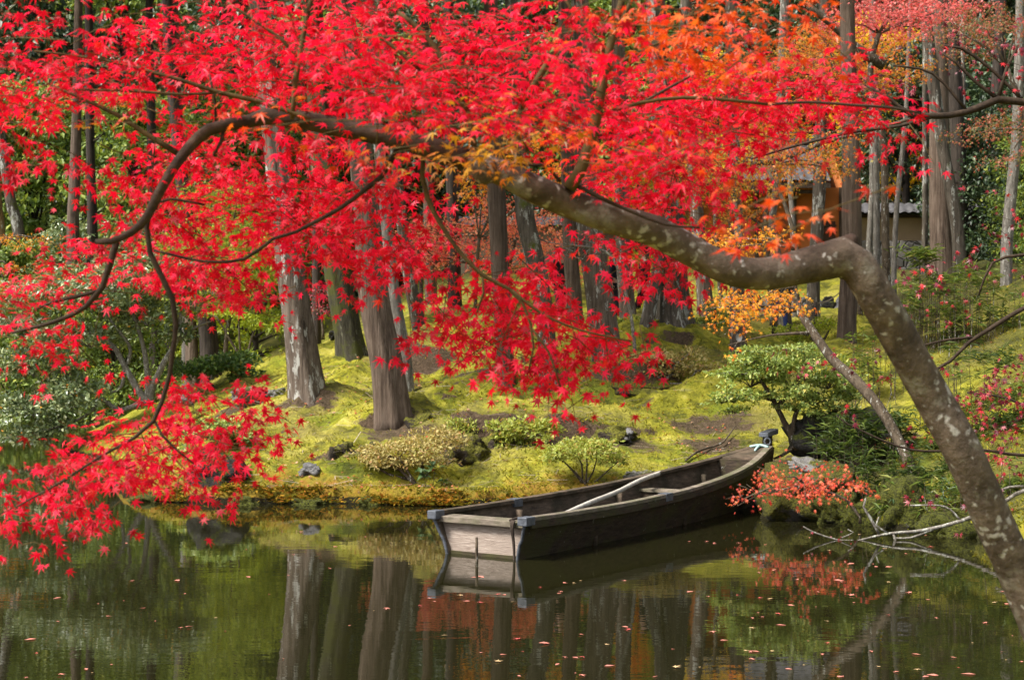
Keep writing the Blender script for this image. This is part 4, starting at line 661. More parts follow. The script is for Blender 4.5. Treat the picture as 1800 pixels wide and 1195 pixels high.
shrub('azalea', 'pale tan azalea with fine dry leaves near the moss edge', (735, 842), 25.4, [(700, 800, 50, 20), (745, 785, 50, 22), (780, 770, 30, 16), (680, 815, 40, 14), (740, 812, 50, 15), (650, 812, 24, 10)], 'tan', .06, 4200, group='azaleas on the moss bank')
shrub('azalea', 'small olive azalea tucked against the earth mound', (812, 785), 26.7, [(810, 760, 24, 18), (800, 745, 20, 12), (830, 752, 18, 12)], 'azalea', .055, 900, group='azaleas on the moss bank')
shrub('azalea', 'yellow green azalea in front of the dark earth mound', (915, 808), 26.2, [(905, 770, 36, 22), (940, 760, 40, 20), (880, 755, 24, 16), (920, 790, 30, 14), (955, 750, 20, 12)], 'azalea', .075, 2400, group='azaleas on the moss bank', up=.8)
shrub('azalea', 'bright lime yellow azalea with a bare brown stem beside the boat', (1032, 856), 25.0, [(1010, 792, 50, 14), (1050, 800, 40, 16), (985, 805, 30, 12), (1085, 812, 25, 10), (1030, 780, 40, 9), (970, 795, 18, 8)], 'azalea', .058, 3200, group='azaleas on the moss bank', sw=4, up=.6)
shrub('azalea', 'sparse pale azalea on the moss under the widest lichened tree', (1168, 690), 30, [(1190, 635, 50, 16), (1150, 630, 30, 14), (1225, 650, 30, 14), (1175, 660, 40, 12)], 'tan', .075, 1600, stem='palestem', group='azaleas on the moss bank')
shrub('shrub', 'large rounded green shrub on a crooked trunk by the bow', (1398, 788), 25.4, [(1350, 645, 60, 30), (1420, 640, 60, 28), (1320, 672, 55, 26), (1290, 702, 42, 20), (1390, 672, 60, 28), (1455, 675, 46, 28), (1430, 706, 46, 20), (1360, 700, 60, 20), (1490, 700, 26, 24), (1310, 636, 36, 20), (1268, 706, 28, 10), (1400, 720, 40, 12), (1300, 655, 46, 14), (1480, 660, 34, 16), (1470, 720, 34, 12), (1330, 618, 40, 10), (1400, 612, 50, 9), (1440, 732, 34, 12), (1500, 690, 30, 18), (1290, 724, 26, 9)], 'shrubpale', .068, 11000, sub=18, up=.8, air=.3, dep=1.3,
      stems=[[(1402, 790, 14), (1392, 765, 12), (1378, 740, 10), (1364, 712, 9), (1350, 685, 7)], [(1366, 715, 9), (1390, 690, 8), (1420, 660, 6)], [(1364, 712, 8), (1340, 672, 6), (1325, 645, 4)], [(1392, 765, 9), (1402, 720, 8), (1440, 690, 6)], [(1396, 785, 8), (1375, 800, 6), (1360, 806, 4)]])
for lb, bx, by, D, els, mt in (('dim olive shrub at the foot of the grey trunk by the people', 1100, 590, 35.5, [(1098, 572, 26, 14), (1080, 580, 20, 10)], 'mid'), ('low olive shrub right of the widest lichened tree', 1262, 585, 37, [(1255, 545, 36, 18), (1225, 570, 26, 12), (1280, 568, 30, 14)], 'mid'), ('yellowish low shrub by the rope fence', 1440, 610, 34, [(1420, 585, 40, 16), (1460, 575, 30, 14), (1390, 600, 22, 8)], 'lime'), ('small yellow green sprig beside the weathered cedar', 430, 610, 37, [(420, 560, 30, 10), (450, 575, 24, 8), (380, 555, 24, 8)], 'lime'),
        ('little green bush behind the tilted thin trunk', 1205, 660, 31, [(1198, 640, 18, 9)], 'mid')):
    shrub('shrub', lb, (bx, by), D, els, mt, .07, 1000, group='low shrubs in the grove')
# ------------------------------------------------------------------ rocks
def rock(label, px, py, D, w, hgt, mat, dep=None, name='rock', seed=0, sink=.3, group='rocks on the bank', fine=True):
    ico = []
    nu, nv = 40, 24
    u = np.arange(nu)*2*np.pi/nu; v = np.linspace(.0, np.pi, nv)
    UU, VV = np.meshgrid(u, v); d = np.stack([np.sin(VV)*np.cos(UU), np.sin(VV)*np.sin(UU), np.cos(VV)], -1).reshape(-1, 3)
    s = seed*13.7
    r = 1+.30*vnoise(d[:, 0]*1.6+s, d[:, 1]*1.6+d[:, 2]*1.9, seed)+.22*vnoise(d[:, 0]*3.4+d[:, 2]*2+s, d[:, 1]*3.4-d[:, 2]*2.5, seed+1)+.11*vnoise(d[:, 0]*8+s, d[:, 1]*8+d[:, 2]*7, seed+2)
    d = np.sign(d)*np.abs(d)**.8
    W = w/F*D/2; H_ = hgt/F*D; c = at(px, py, D)
    V = d*r[:, None]*np.array([W, dep or W*.8, H_/2*(1+sink)])+c-[0, 0, H_*sink/2]
    i = np.arange(nv-1)[:, None]*nu; j = np.arange(nu)[None]; j2 = (j+1) % nu
    Fq = np.stack([i+j, i+nu+j, i+nu+j2, i+j2], -1).reshape(-1, 4)
    o = obj(name, (V, Fq), mat, origin=c-[0, 0, H_*.5]); tag(o, label, name.replace('_', ' ') if name != 'boulder' else 'rock', group); return o
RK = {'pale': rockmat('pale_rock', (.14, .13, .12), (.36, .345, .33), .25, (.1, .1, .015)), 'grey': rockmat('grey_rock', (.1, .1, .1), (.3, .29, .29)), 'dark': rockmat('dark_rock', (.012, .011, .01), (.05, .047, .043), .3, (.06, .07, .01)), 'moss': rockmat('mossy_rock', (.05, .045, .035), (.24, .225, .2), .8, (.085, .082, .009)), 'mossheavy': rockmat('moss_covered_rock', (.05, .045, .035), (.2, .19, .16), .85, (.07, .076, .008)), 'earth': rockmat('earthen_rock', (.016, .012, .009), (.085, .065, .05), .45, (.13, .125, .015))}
# broad-leaved plant, ferns, bamboo grass
def tuft(name, label, spots, D, mat, size, n, h_=.3, tmpl=BLADE, cat='plant', group=None, droop=.4, stem='brownstem', stems=True):
    P, Dv, U, st = [], [], [], []
    b = at(spots[0][0], spots[0][1], D); t = thing(name, label, cat, (b[0], b[1], gz(b[0], b[1])), group)
    for px, py, rx, ry in spots:
        c = at(px, py, D); m = max(4, int(n/len(spots))); k = max(2, m//14)
        cc = c+rng.normal(size=(k, 3))*np.array([rx/F*D*.6, rx/F*D*.6, ry/F*D*.6])
        for q in cc:
            zg = gz(q[0], q[1]); q[2] = max(q[2], zg+.06)
            if stems: st.append(tube([[q[0]+rng.normal()*.03, q[1], zg-.03], [q[0]+rng.normal()*.02, q[1], (zg+q[2])/2], q], [.005, .004, .002], 4, None, cap=False))
        i = rng.integers(0, k, m); P.append(cc[i]+rng.normal(size=(m, 3))*size*.25)
        d = rdir(m); d[:, 2] = np.abs(d[:, 2])*.5-droop*rng.uniform(0, 1, m); Dv.append(d); U.append(np.array([0, -.2, 1.])+.4*rdir(m))
    if st: obj('stem', join(st), M[stem], t)
    P = np.concatenate(P); obj('foliage', scatter(tmpl, P, np.concatenate(Dv), np.concatenate(U), size*rng.uniform(.6, 1.3, len(P))), M[mat], t, smooth=False)
    return t
BROAD = (OVAL[0]*np.array([.85, 1, 1]), OVAL[1])
tuft('plant', 'dark broad leaved plant on the moss under the tan azalea', [(768, 830, 16, 12)], 25.0, 'fern', .15, 42, tmpl=BROAD, droop=.6)
tuft('fern', 'dark fern on the bank beside the white dead branch', [(1630, 890, 30, 26), (1650, 910, 25, 20), (1610, 880, 20, 16)], 21.9, 'fern', .19, 150, droop=.9, tmpl=(BLADE[0]*np.array([1.5, 1, 1]), BLADE[1]))
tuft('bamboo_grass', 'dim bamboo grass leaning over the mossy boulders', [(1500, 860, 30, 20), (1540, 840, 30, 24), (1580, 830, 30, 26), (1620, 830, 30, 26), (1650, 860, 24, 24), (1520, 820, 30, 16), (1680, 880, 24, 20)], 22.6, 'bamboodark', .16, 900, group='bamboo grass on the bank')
rock('added dark boulder standing for the shadow hollow under the feathery bamboo grass', 1505, 765, 25.2, 110, 70, RK['dark'], .6, 'boulder', 62)  # boulder added to darken the shadowed hollow behind the bow
tuft('fern', 'bright leaved fern tuft between two mossy boulders', [(1560, 880, 24, 20), (1545, 905, 20, 16), (1580, 860, 20, 16)], 22.0, 'bamboo', .2, 90, droop=.7)
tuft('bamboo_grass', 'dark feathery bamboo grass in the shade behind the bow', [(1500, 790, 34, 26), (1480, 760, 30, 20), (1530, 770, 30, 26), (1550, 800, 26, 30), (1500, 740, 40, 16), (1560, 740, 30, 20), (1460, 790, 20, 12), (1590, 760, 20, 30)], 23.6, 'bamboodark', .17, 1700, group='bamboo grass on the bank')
tuft('bamboo_grass', 'light green bamboo grass beyond the bent maple trunk', [(1640, 500, 50, 26), (1700, 490, 50, 26), (1760, 500, 45, 30), (1640, 550, 40, 24), (1720, 545, 50, 26), (1780, 560, 40, 26), (1680, 580, 50, 18), (1620, 450, 20, 16), (1600, 520, 24, 24)], 29, 'bamboo', .17, 2600, group='bamboo grass on the bank')
tuft('bamboo_grass', 'thin bamboo grass stalks on the bright moss under the plum leaves', [(1680, 700, 40, 26), (1730, 760, 50, 30), (1780, 700, 30, 40), (1700, 640, 50, 26), (1640, 640, 30, 26), (1780, 780, 30, 30), (1740, 840, 40, 20)], 24.2, 'bamboo', .12, 900, group='bamboo grass on the bank')
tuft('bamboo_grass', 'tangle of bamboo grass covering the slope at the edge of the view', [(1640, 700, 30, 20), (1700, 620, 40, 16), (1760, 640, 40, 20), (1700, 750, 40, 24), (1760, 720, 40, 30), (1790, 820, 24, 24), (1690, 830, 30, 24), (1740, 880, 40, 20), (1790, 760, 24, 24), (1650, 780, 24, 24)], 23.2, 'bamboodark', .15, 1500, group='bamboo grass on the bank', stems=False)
tuft('bamboo_grass', 'low leafy undergrowth at the water beside the dead branch', [(1720, 890, 40, 20), (1780, 860, 30, 24), (1770, 820, 30, 24), (1700, 850, 30, 20), (1640, 870, 24, 20), (1790, 920, 20, 20), (1740, 930, 30, 14)], 21.3, 'bamboo', .14, 900, group='bamboo grass on the bank')
tuft('bamboo_grass', 'wispy bamboo grass near the tall brown cedar', [(1530, 600, 36, 20), (1560, 580, 26, 24), (1500, 640, 30, 14), (1540, 660, 24, 12)], 27.5, 'bamboo', .15, 450, group='bamboo grass on the bank')

rock('large mossy boulder with bare pale patches right of the bow', 1410, 866, 23.1, 150, 92, RK['moss'], .75, 'boulder', 3)
rock('low boulder under thick green moss in front of the large boulder', 1462, 893, 22.6, 90, 52, RK['mossheavy'], .4, 'boulder', 5)
rock('dark mossy boulder beneath the fern tuft', 1508, 905, 22.4, 80, 66, RK['mossheavy'], .4, 'boulder', 7)
rock('olive mossed boulder at the foot of the slender leaning maple', 1590, 892, 22.0, 90, 80, RK['mossheavy'], .5, 'boulder', 9)
rock('brown mossy boulder at the water below the dark fern', 1680, 925, 21.4, 110, 60, RK['mossheavy'], .5, 'boulder', 10)
rock('pale angular stone crowning the large boulder', 1418, 817, 23.3, 66, 24, RK['pale'], .3, 'rock', 11)
rock('flat blue grey stone lying in the moss', 545, 826, 25.5, 44, 18, RK['grey'], .25, 'rock', 13)
rock('small whitish stone on the dirt bump', 614, 809, 26.0, 20, 20, RK['pale'], .1, 'rock', 15)
rock('brownish stone behind the small whitish one', 597, 800, 26.3, 44, 40, RK['earth'], .3, 'rock', 16)
rock('long flat white stone left of the weathered cedar', 436, 692, 31.2, 60, 18, RK['pale'], .4, 'rock', 17)
rock('short flat white stone nearer the weathered cedar', 487, 690, 31.0, 30, 13, RK['pale'], .25, 'rock', 19)
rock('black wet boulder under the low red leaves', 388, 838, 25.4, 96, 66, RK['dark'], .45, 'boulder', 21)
rock('pale stone peeping over the far gunwale', 1125, 836, 25.4, 52, 18, RK['pale'], .3, 'rock', 23)
rock('dark earthy rock face in the hollow of the mound', 905, 800, 26.45, 120, 60, RK['earth'], .35, 'rock', 25)
rock('grey stone in the hollow of the mound', 925, 806, 26.2, 34, 22, RK['grey'], .2, 'rock', 26)
rock('pinkish grey stone on the mound right of the red tip', 1097, 764, 27.0, 26, 18, RK['grey'], .3, 'rock', 27)
rock('dark loaf shaped stone far back beside the plum maple', 592, 588, 44, 22, 14, RK['dark'], .3, 'rock', 29)
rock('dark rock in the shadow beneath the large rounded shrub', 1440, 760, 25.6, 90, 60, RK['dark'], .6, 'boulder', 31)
rock('grey stone by the camellia foot', 330, 702, 32.5, 30, 14, RK['grey'], .3, 'rock', 33)
for lb_, px, py, D, w_, h_ in (('blackish earth clod at the foot of the mound', 820, 792, 26.3, 70, 46), ('dark earthen edge above the bright lime azalea', 1075, 764, 27.1, 80, 30), ('mossy black lump under the moss hummock of the big grey cedar', 1110, 684, 29.9, 110, 22), ('dark torn earth by the roots of the thick reddish cedar', 735, 738, 28.1, 60, 30), ('mossy stump low on the water side dirt', 655, 806, 26.0, 60, 36)):
    rock(lb_, px, py, D, w_, h_, RK['earth'], .4, 'rock', int(px) % 97, group='earth lumps of the mound')
for q_, (lb_, px, w_, h_) in enumerate((('rust edged moss lump on the waterline at the far end of the moss bank', 262, 60, 26), ('low moss lump on the waterline under the low red leaves', 430, 50, 20), ('flat moss lump on the waterline below the blue grey stone', 545, 70, 18), ('moss lump on the waterline below the small whitish stone', 650, 44, 22), ('moss lump on the waterline below the tan azalea', 722, 60, 20))):
    rock(lb_, px, 884, 24.75 if px > 300 else 25.2, w_, h_, RK['mossheavy'], .22, 'rock', 70+q_*3, group='moss lumps along the waterline')
k = 40
stone_i = 0
for px, py, w_ in ((1262, 538, 24), (1282, 530, 22), (1304, 536, 26), (1326, 528, 24), (1345, 536, 20), (1412, 532, 22), (1455, 534, 24), (1468, 545, 20), (1480, 532, 18), (1395, 525, 20), (1440, 540, 18)):
    rock('rounded dark grey stone in the low retaining row behind the grove', px, py, 41.5, w_, 20, RK['grey'] if stone_i % 3 else RK['dark'], .2, 'rock', k, group='dark stones of the low retaining row'); k += 2; stone_i += 1

# ------------------------------------------------------------------ the boat
S0 = np.array([-.285, 19.19]); B0 = np.array([3.78, 25.35]); LEN = np.linalg.norm(B0-S0); ax = (B0-S0)/LEN; rt = np.array([ax[1], -ax[0]])
def bp(s, y, z):
    s, y, z = np.broadcast_arrays(np.asarray(s, float), np.asarray(y, float), np.asarray(z, float)); q = S0+s[..., None]*LEN*ax+y[..., None]*rt
    return np.concatenate([q, z[..., None]], -1)
kS = [-.02, 0, .15, .3, .5, .65, .78, .88, .95, 1.0]
htop = lambda s: np.interp(s, kS, [.645, .65, .68, .69, .65, .58, .47, .32, .19, .10])
hbot = lambda s: np.interp(s, kS, [.48, .48, .49, .49, .45, .38, .29, .18, .10, .05])
ztop = lambda s: np.interp(s, kS, [.45, .44, .43, .43, .455, .51, .58, .66, .74, .80])
zbot = lambda s: np.interp(s, kS, [-.10, -.10, -.14, -.15, -.15, -.14, -.1, -.02, .08, .16])
def sm(f): return lambda s: sum(f(np.asarray(s)+d) for d in (-.05, -.025, 0, .025, .05))/5
ztop, hbot, zbot = sm(ztop), sm(hbot), sm(zbot); ht0 = htop; htop = sm(htop)
BT = thing('rowing_boat', 'weathered grey black wooden rowing boat moored half against the moss bank', 'boat', (S0[0], S0[1], 0))
M['hull'] = woodmat('old_dark_hull_wood', (.016, .0105, .0065), (.07, .048, .031), (1.6, 1.6, 8), (.05, .048, .014), .8, True)
M['inner'] = woodmat('old_brown_inner_wood', (.04, .027, .018), (.15, .108, .074), (1.5, 1.5, 8), (.03, .026, .014), .85)
M['rail'] = woodmat('bleached_rail_wood', (.075, .058, .042), (.27, .225, .175), (1.5, 1.5, 6), (.1, .1, .05), .85, True)
M['transom'] = woodmat('pale_pinkish_transom_wood', (.2, .15, .12), (.48, .4, .34), (2, 2, 16), (.3, .24, .2), .85)
M['bleached'] = woodmat('bleached_pole_wood', (.3, .27, .23), (.6, .57, .5), (3, 3, 3))
M['metal'] = flat('blue_grey_sheet_metal', (.10, .11, .13), .55, .3, .5, 14, .4)
def plank(side, s0=-.012, s1=1.0, th=.045, ns=40, nz=7):
    s = np.linspace(s0, s1, ns)[:, None]; w_ = np.linspace(0, 1, nz)[None]
    prof = w_+.16*np.sin(np.pi*w_)*np.where(w_ < .5, -1, -.3)
    y = hbot(s)+(htop(s)-hbot(s))*prof; z = zbot(s)+(ztop(s)-zbot(s))*w_
    sh_ = s-.012*(w_**2)*np.exp(-(s+.012)/.03)
    o_ = bp(sh_, side*y, z).reshape(-1, 3); i_ = bp(sh_, side*(y-th), z).reshape(-1, 3)
    V = np.concatenate([o_, i_]); m = ns*nz; i = np.arange(ns-1)[:, None]*nz+np.arange(nz-1)[None]
    f = np.stack([i, i+1, i+nz+1, i+nz], -1).reshape(-1, 4)
    rim = []
    for a_ in range(ns-1): rim += [[a_*nz+nz-1, (a_+1)*nz+nz-1, m+(a_+1)*nz+nz-1, m+a_*nz+nz-1], [a_*nz, m+a_*nz, m+(a_+1)*nz, (a_+1)*nz]]
    for b_ in range(nz-1): rim += [[b_, m+b_, m+b_+1, b_+1], [(ns-1)*nz+b_, (ns-1)*nz+b_+1, m+(ns-1)*nz+b_+1, m+(ns-1)*nz+b_]]
    return V, np.concatenate([f, f[:, ::-1]+m, np.array(rim)])
def strip(s0, s1, fy0, fy1, fz0, fz1, ns=40):
    """a bar along the boat; fy/fz are functions of s giving its two sides and its underside and top"""
    s = np.linspace(s0, s1, ns); V = np.stack([bp(s, fy0(s), fz0(s)), bp(s, fy1(s), fz0(s)), bp(s, fy1(s), fz1(s)), bp(s, fy0(s), fz1(s))], 1).reshape(-1, 3)
    f = [[k*4+a, k*4+(a+1) % 4, k*4+4+(a+1) % 4, k*4+4+a] for k in range(ns-1) for a in range(4)]+[[0, 3, 2, 1], [(ns-1)*4, (ns-1)*4+1, (ns-1)*4+2, (ns-1)*4+3]]
    return V, np.array(f)
for sd_ in (-1, 1):
    obj('side_plank', plank(sd_), M['hull'] if sd_ == 1 else M['inner'], BT)
    bevel(obj('gunwale', strip(-.024, .985, lambda s: sd_*(htop(s)+.022), lambda s: sd_*(htop(s)-.085), lambda s: ztop(s)-.01, lambda s: ztop(s)+.038), M['rail'] if sd_ == 1 else M['inner'], BT, smooth=False), .008)
    obj('rubbing_strake', strip(-.014, .985, lambda s: sd_*(htop(s)+.026), lambda s: sd_*(htop(s)-.002), lambda s: ztop(s)-.085, lambda s: ztop(s)-.012), M['hull'], BT, smooth=False)
    cp_ = obj('corner_cap', strip(-.029, -.005, lambda s: sd_*(htop(s)+.027), lambda s: sd_*(htop(s)-.098), lambda s: ztop(s)-.055, lambda s: ztop(s)+.043, 6), M['metal'], BT, smooth=False); bevel(cp_, .01)
    obj('metal_patch', strip(.40 if sd_ == 1 else .2, .425 if sd_ == 1 else .225, lambda s: sd_*(htop(s)+.03), lambda s: sd_*(htop(s)-.089), lambda s: ztop(s)-.05, lambda s: ztop(s)+.043, 3), M['metal'], BT, smooth=False)
    wz_ = np.linspace(.06, .93, 9); ey = hbot(-.012)+(htop(-.012)-hbot(-.012))*(wz_+.16*np.sin(np.pi*wz_)*np.where(wz_ < .5, -1, -.3))
    obj('edge_band', tube(bp(-.0125-.012*wz_**2, sd_*(ey-.02), zbot(-.012)+(ztop(-.012)-zbot(-.012))*wz_), np.full(9, .019), 8), M['metal'], BT)
    for s_ in (.2, .52, .8):
        obj('frame_rib', strip(s_-.006, s_+.006, lambda s: sd_*(hbot(s)-.03), lambda s: sd_*(hbot(s)-.075), lambda s: zbot(s)+.02, lambda s: ztop(s)-.02, 2) if False else join([box(bp(s_, sd_*(htop(s_)+hbot(s_))/2-sd_*.06, (ztop(s_)+zbot(s_))/2), (.05, .07, .42), math.atan2(ax[1], ax[0]))]), M['inner'], BT)
obj('floor_board', strip(-.01, .95, lambda s: hbot(s)+.02, lambda s: -hbot(s)-.02, lambda s: zbot(s)-.02, lambda s: zbot(s)+.06), M['inner'], BT, smooth=False)
rotb = math.atan2(ax[1], ax[0])
def cross_board(s0, s1, z0, z1, y0=None, y1=None, inset=.03):
    V = []
    for z in (z0, z1):
        k = (z-zbot(s0))/(ztop(s0)-zbot(s0)); hw = hbot(s0)+(htop(s0)-hbot(s0))*k-inset
        for s in (s0, s1):
            for y in (-hw if y0 is None else y0, hw if y1 is None else y1): V.append(bp(s, y, z))
    return np.array(V), np.array([[0, 1, 3, 2], [4, 6, 7, 5], [0, 4, 5, 1], [2, 3, 7, 6], [0, 2, 6, 4], [1, 5, 7, 3]])
obj('transom', cross_board(-.006, .004, -.1, .355), M['transom'], BT, smooth=False)
obj('transom_foot', cross_board(-.009, .005, -.1, .035), M['hull'], BT, smooth=False)
bevel(obj('transom_rail', cross_board(-.016, .02, .355, .425, inset=.02), M['rail'], BT, smooth=False), .008)
bevel(obj('thwart', cross_board(.60, .632, .33, .37, inset=.04), M['rail'], BT, smooth=False), .006)
obj('thwart', cross_board(.604, .628, .255, .328, inset=.05), M['inner'], BT, smooth=False)
# bow: bulkhead board with a hole, small deck, stem with metal cap
V, f = cross_board(.86, .868, .3, .66, inset=.03); obj('bulkhead', (V, f), M['hull'], BT, smooth=False)
obj('bow_deck', strip(.868, .995, lambda s: htop(s)-.02, lambda s: -htop(s)+.02, lambda s: ztop(s)+.0, lambda s: ztop(s)+.03, 10), M['inner'], BT, smooth=False)
stem = obj('stem_post', tube([bp(.955, 0, .0), bp(.985, 0, .35), bp(1.0, 0, .7), bp(1.006, 0, .95)], [.11, .1, .085, .075], 8, .08, .05), M['hull'], BT)
cap_ = strip(.985, 1.036, lambda s: .075+0*s, lambda s: -.075+0*s, lambda s: .93+0*s+(s-.985)*.6, lambda s: 1.0+(s-.985)*.8, 6)
M['capmetal'] = flat('pale_blue_grey_metal', (.2, .22, .26), .5, .1, .25, 20, .3)
bevel(obj('stem_cap', cap_, M['capmetal'], stem, smooth=False), .012)
ca = np.linspace(0, 2*np.pi, 15); cc0 = bp(.988, .05, .87)
obj('mooring_ring', tube(np.stack([cc0+[0.0, -.03, 0]+np.array([.045*math.cos(t), -.01, .05*math.sin(t)]) for t in ca]), np.full(15, .013), 6), M['capmetal'], stem)
cloth = flat('pale_turquoise_cord', (.42, .6, .58), .8, 0, .2, 30)
obj('painter_cord', join([tube([bp(.962, -.14, ztop(.962)+.045), bp(.97, 0, ztop(.97)+.06), bp(.965, .15, ztop(.965)+.045)], [.018, .022, .018], 7, .04), tube([bp(.967, 0, ztop(.967)+.055), bp(.945, .03, ztop(.945)+.05), bp(.93, .06, ztop(.93)+.045)], [.018, .02, .016], 7, .04)]), cloth, BT)
rope = flat('dark_wire_rope', (.05, .035, .025), .9, 0, .3, 40)
rp = []
for q in (-.02, .0, .018): rp.append(tube([bp(-.02, .45+q, .44), bp(-.022, .45+q*.6, .36), bp(-.016, .44+q*.3, .2), bp(-.013, .435, .02), bp(-.013, .43, -.08)], [.014, .013, .012, .012, .012], 6, .03, .2))
rp.append(tube([bp(.03, .44, .43), bp(.0, .43, .455), bp(-.022, .42, .44)], [.015]*3, 6, .02, .2))
obj('lashing', join(rp), rope, BT)
ro = tube([at(975, 910, 19.75), at(1040, 882, 20.9), at(1085, 864, 21.9), at(1130, 842, 22.9), at(1168, 829, 23.9)], [.024, .03, .03, .03, .034], 10, .08, .07)
tag(obj('punt_pole', ro, M['bleached'], origin=bp(.45, 0, .4)), 'pale bleached pole laid slantwise across the inside of the boat', 'pole')
sk = tube([at(838, 1010, 18.7), at(838, 968, 18.7), at(838, 944, 18.7)], [.016, .016, .014], 8, .1, .05); tag(obj('stake', sk, M['brownstem'], origin=at(838, 982, 18.7)), 'thin wooden stake poking out of the pond at the stern', 'stake')
# green growth in the stern
mt_ = rng.normal(size=(140, 2))*[.02, .12]; gp = bp(.06+mt_[:, 0], -.18+mt_[:, 1], zbot(.06)+.16+0*mt_[:, 0]); obj('weeds', scatter(BLADE, gp, rdir(140)*.5+[0, 0, .9], rdir(140), np.full(140, .22)), M['bamboo'], BT, smooth=False)

# ------------------------------------------------------------------ sticks, dead branch, floating leaves, litter
def on_ground(pts, D, w_):
    P = at([p[0] for p in pts], [p[1] for p in pts], np.array([p[2] if len(p) > 2 else D for p in pts], float)); z = ground(P[:, 0], P[:, 1]); P[:, 2] = z+.03; return P
st = on_ground([(1205, 800, 26.3), (1225, 792, 26.5), (1245, 785, 26.8), (1270, 782, 26.9), (1292, 772, 27.2)], 26.5, 1); st[:, 2] += [.02, .03, .02, .05, .1]
tag(obj('fallen_branch', tube(st, [.016, .018, .018, .015, .01], 7, .1, .1), M['brownstem'], origin=st[0]), 'crooked fallen branch lying on the bare dirt behind the bow', 'branch')
DB = thing('dead_branch', 'bare whitish dead branch hanging low over the water under the maple trunk', 'branch', at(1740, 905, 20.4))
bb = ([(1900, 840, 9), (1800, 862, 8), (1760, 885, 7), (1690, 915, 7), (1620, 932, 6), (1560, 938, 5), (1500, 952, 3)], [(1640, 930, 5), (1600, 945, 4), (1575, 945, 3)], [(1570, 938, 5), (1575, 952, 4), (1590, 962, 3), (1615, 967, 2)], [(1545, 938, 5), (1530, 910, 5), (1518, 890, 4), (1522, 875, 3)], [(1560, 937, 4), (1540, 922, 3), (1545, 908, 2)], [(1500, 950, 4), (1470, 948, 3), (1430, 935, 3), (1412, 925, 2)], [(1690, 915, 4), (1660, 890, 3), (1600, 888, 3)], [(1800, 855, 6), (1775, 856, 5), (1750, 865, 4)], [(1480, 945, 3), (1500, 935, 2), (1490, 930, 2)])
obj('limb', px_tube(bb[0], 20.6, 8, .08, .1), M['palestem'], DB)
for q in bb[1:]: obj('twig', px_tube(q, 20.6, 6, .06, .12), M['palestem'], DB)
lv, _ = spray(E([(1480, 945, 12, 4, h), (1412, 927, 6, 3, h), (1590, 958, 4, 3, h)], 20.6), MAPLE5, .06, .7, grp=3); obj('leaves', lv, M['plum'], DB, smooth=False)
BT2 = thing('bare_shrub', 'leafless shrub with fine white twigs before the big grey cedar', 'shrub', at(1120, 690, 30.4))
tw_ = [px_tube([(1122, 700, 7), (1110, 560, 6), (1085, 470, 5), (1060, 440, 4), (1000, 430, 3)], 30.3, 7, .1, .1)]
for k in range(26):
    x0, y0 = rng.uniform(990, 1080), rng.uniform(425, 445); tw_.append(px_tube([(x0, y0, 2.2), (x0-rng.uniform(-18, 30), y0+rng.uniform(-14, 14), 1.6), (x0-rng.uniform(-20, 55), y0+rng.uniform(-22, 26), .9)], 30.3, 5, None, 0))
obj('twigs', join(tw_), M['palestem'], BT2)

protos = []
for k, mt in enumerate(('floating', 'floating_red', 'floating_tan', 'floating')):
    V = MAPLE5[0]*.5*np.array([1, 1, .35])+rng.normal(size=MAPLE5[0].shape)*.012; V[:, 2] += .05
    if k == 3: V = OVAL[0]*np.array([1, 1, .3])
    protos.append(mesh('floating_leaf', V*.075, MAPLE5[1] if k != 3 else OVAL[1], M[mt], False))
cnt = 0; tries = 0
bx = np.array([bp(s, 0, 0)[:2] for s in np.linspace(0, 1, 20)])
while cnt < 170 and tries < 9000:
    tries += 1
    px = rng.uniform(0, 1800); py = rng.uniform(935, 1194)
    if vnoise(np.array([px/170.]), np.array([py/45.]), 61)[0] < rng.uniform(-.75, .25): continue
    if rng.uniform() > .25+.5*(px/1800)+.25*((py-900)/300): continue
    D = CAMZ*F/(py-HY); X = (px-HX)/F*D
    if shore_dist(np.array([X]), np.array([D]))[0] > -.15 or np.min(np.hypot(bx[:, 0]-X, bx[:, 1]-D)) < .75: continue
    o = bpy.data.objects.new('floating_leaf', protos[rng.choice([0, 0, 1, 2, 3, 3])]); C.objects.link(o)
    o.location = (X, D, .004); o.rotation_euler = (rng.normal()*.06, rng.normal()*.06, rng.uniform(0, 6.28)); s_ = rng.choice([.5, .8, 1, 1.2, 1.5]); o.scale = (s_, s_, s_)
    tag(o, 'small pinkish tan fallen leaf floating on the dark pond', 'fallen leaf', 'fallen leaves floating on the pond'); cnt += 1
lx = rng.uniform(300, 1750, 5200); lD = 24.4+10*rng.uniform(0, 1, 5200)**1.6; LX = (lx-HX)/F*lD; ok = shore_dist(LX, lD) > .1; LX, lD = LX[ok], lD[ok]; cl = vnoise(LX*.7, lD*.7, 77) > -.1; LX, lD = LX[cl], lD[cl]
m = len(LX); lz = ground(LX, lD)
tag(obj('leaf_litter', scatter(MAPLE5, np.stack([LX, lD, lz+.02], -1), rdir(m)*[1, 1, .2], rdir(m)*.4+[0, -.3, 1], rng.uniform(.02, .06, m)), M['litter'], smooth=False), 'scattered fallen maple leaves on the moss and bare earth', 'fallen leaves', kind='stuff')

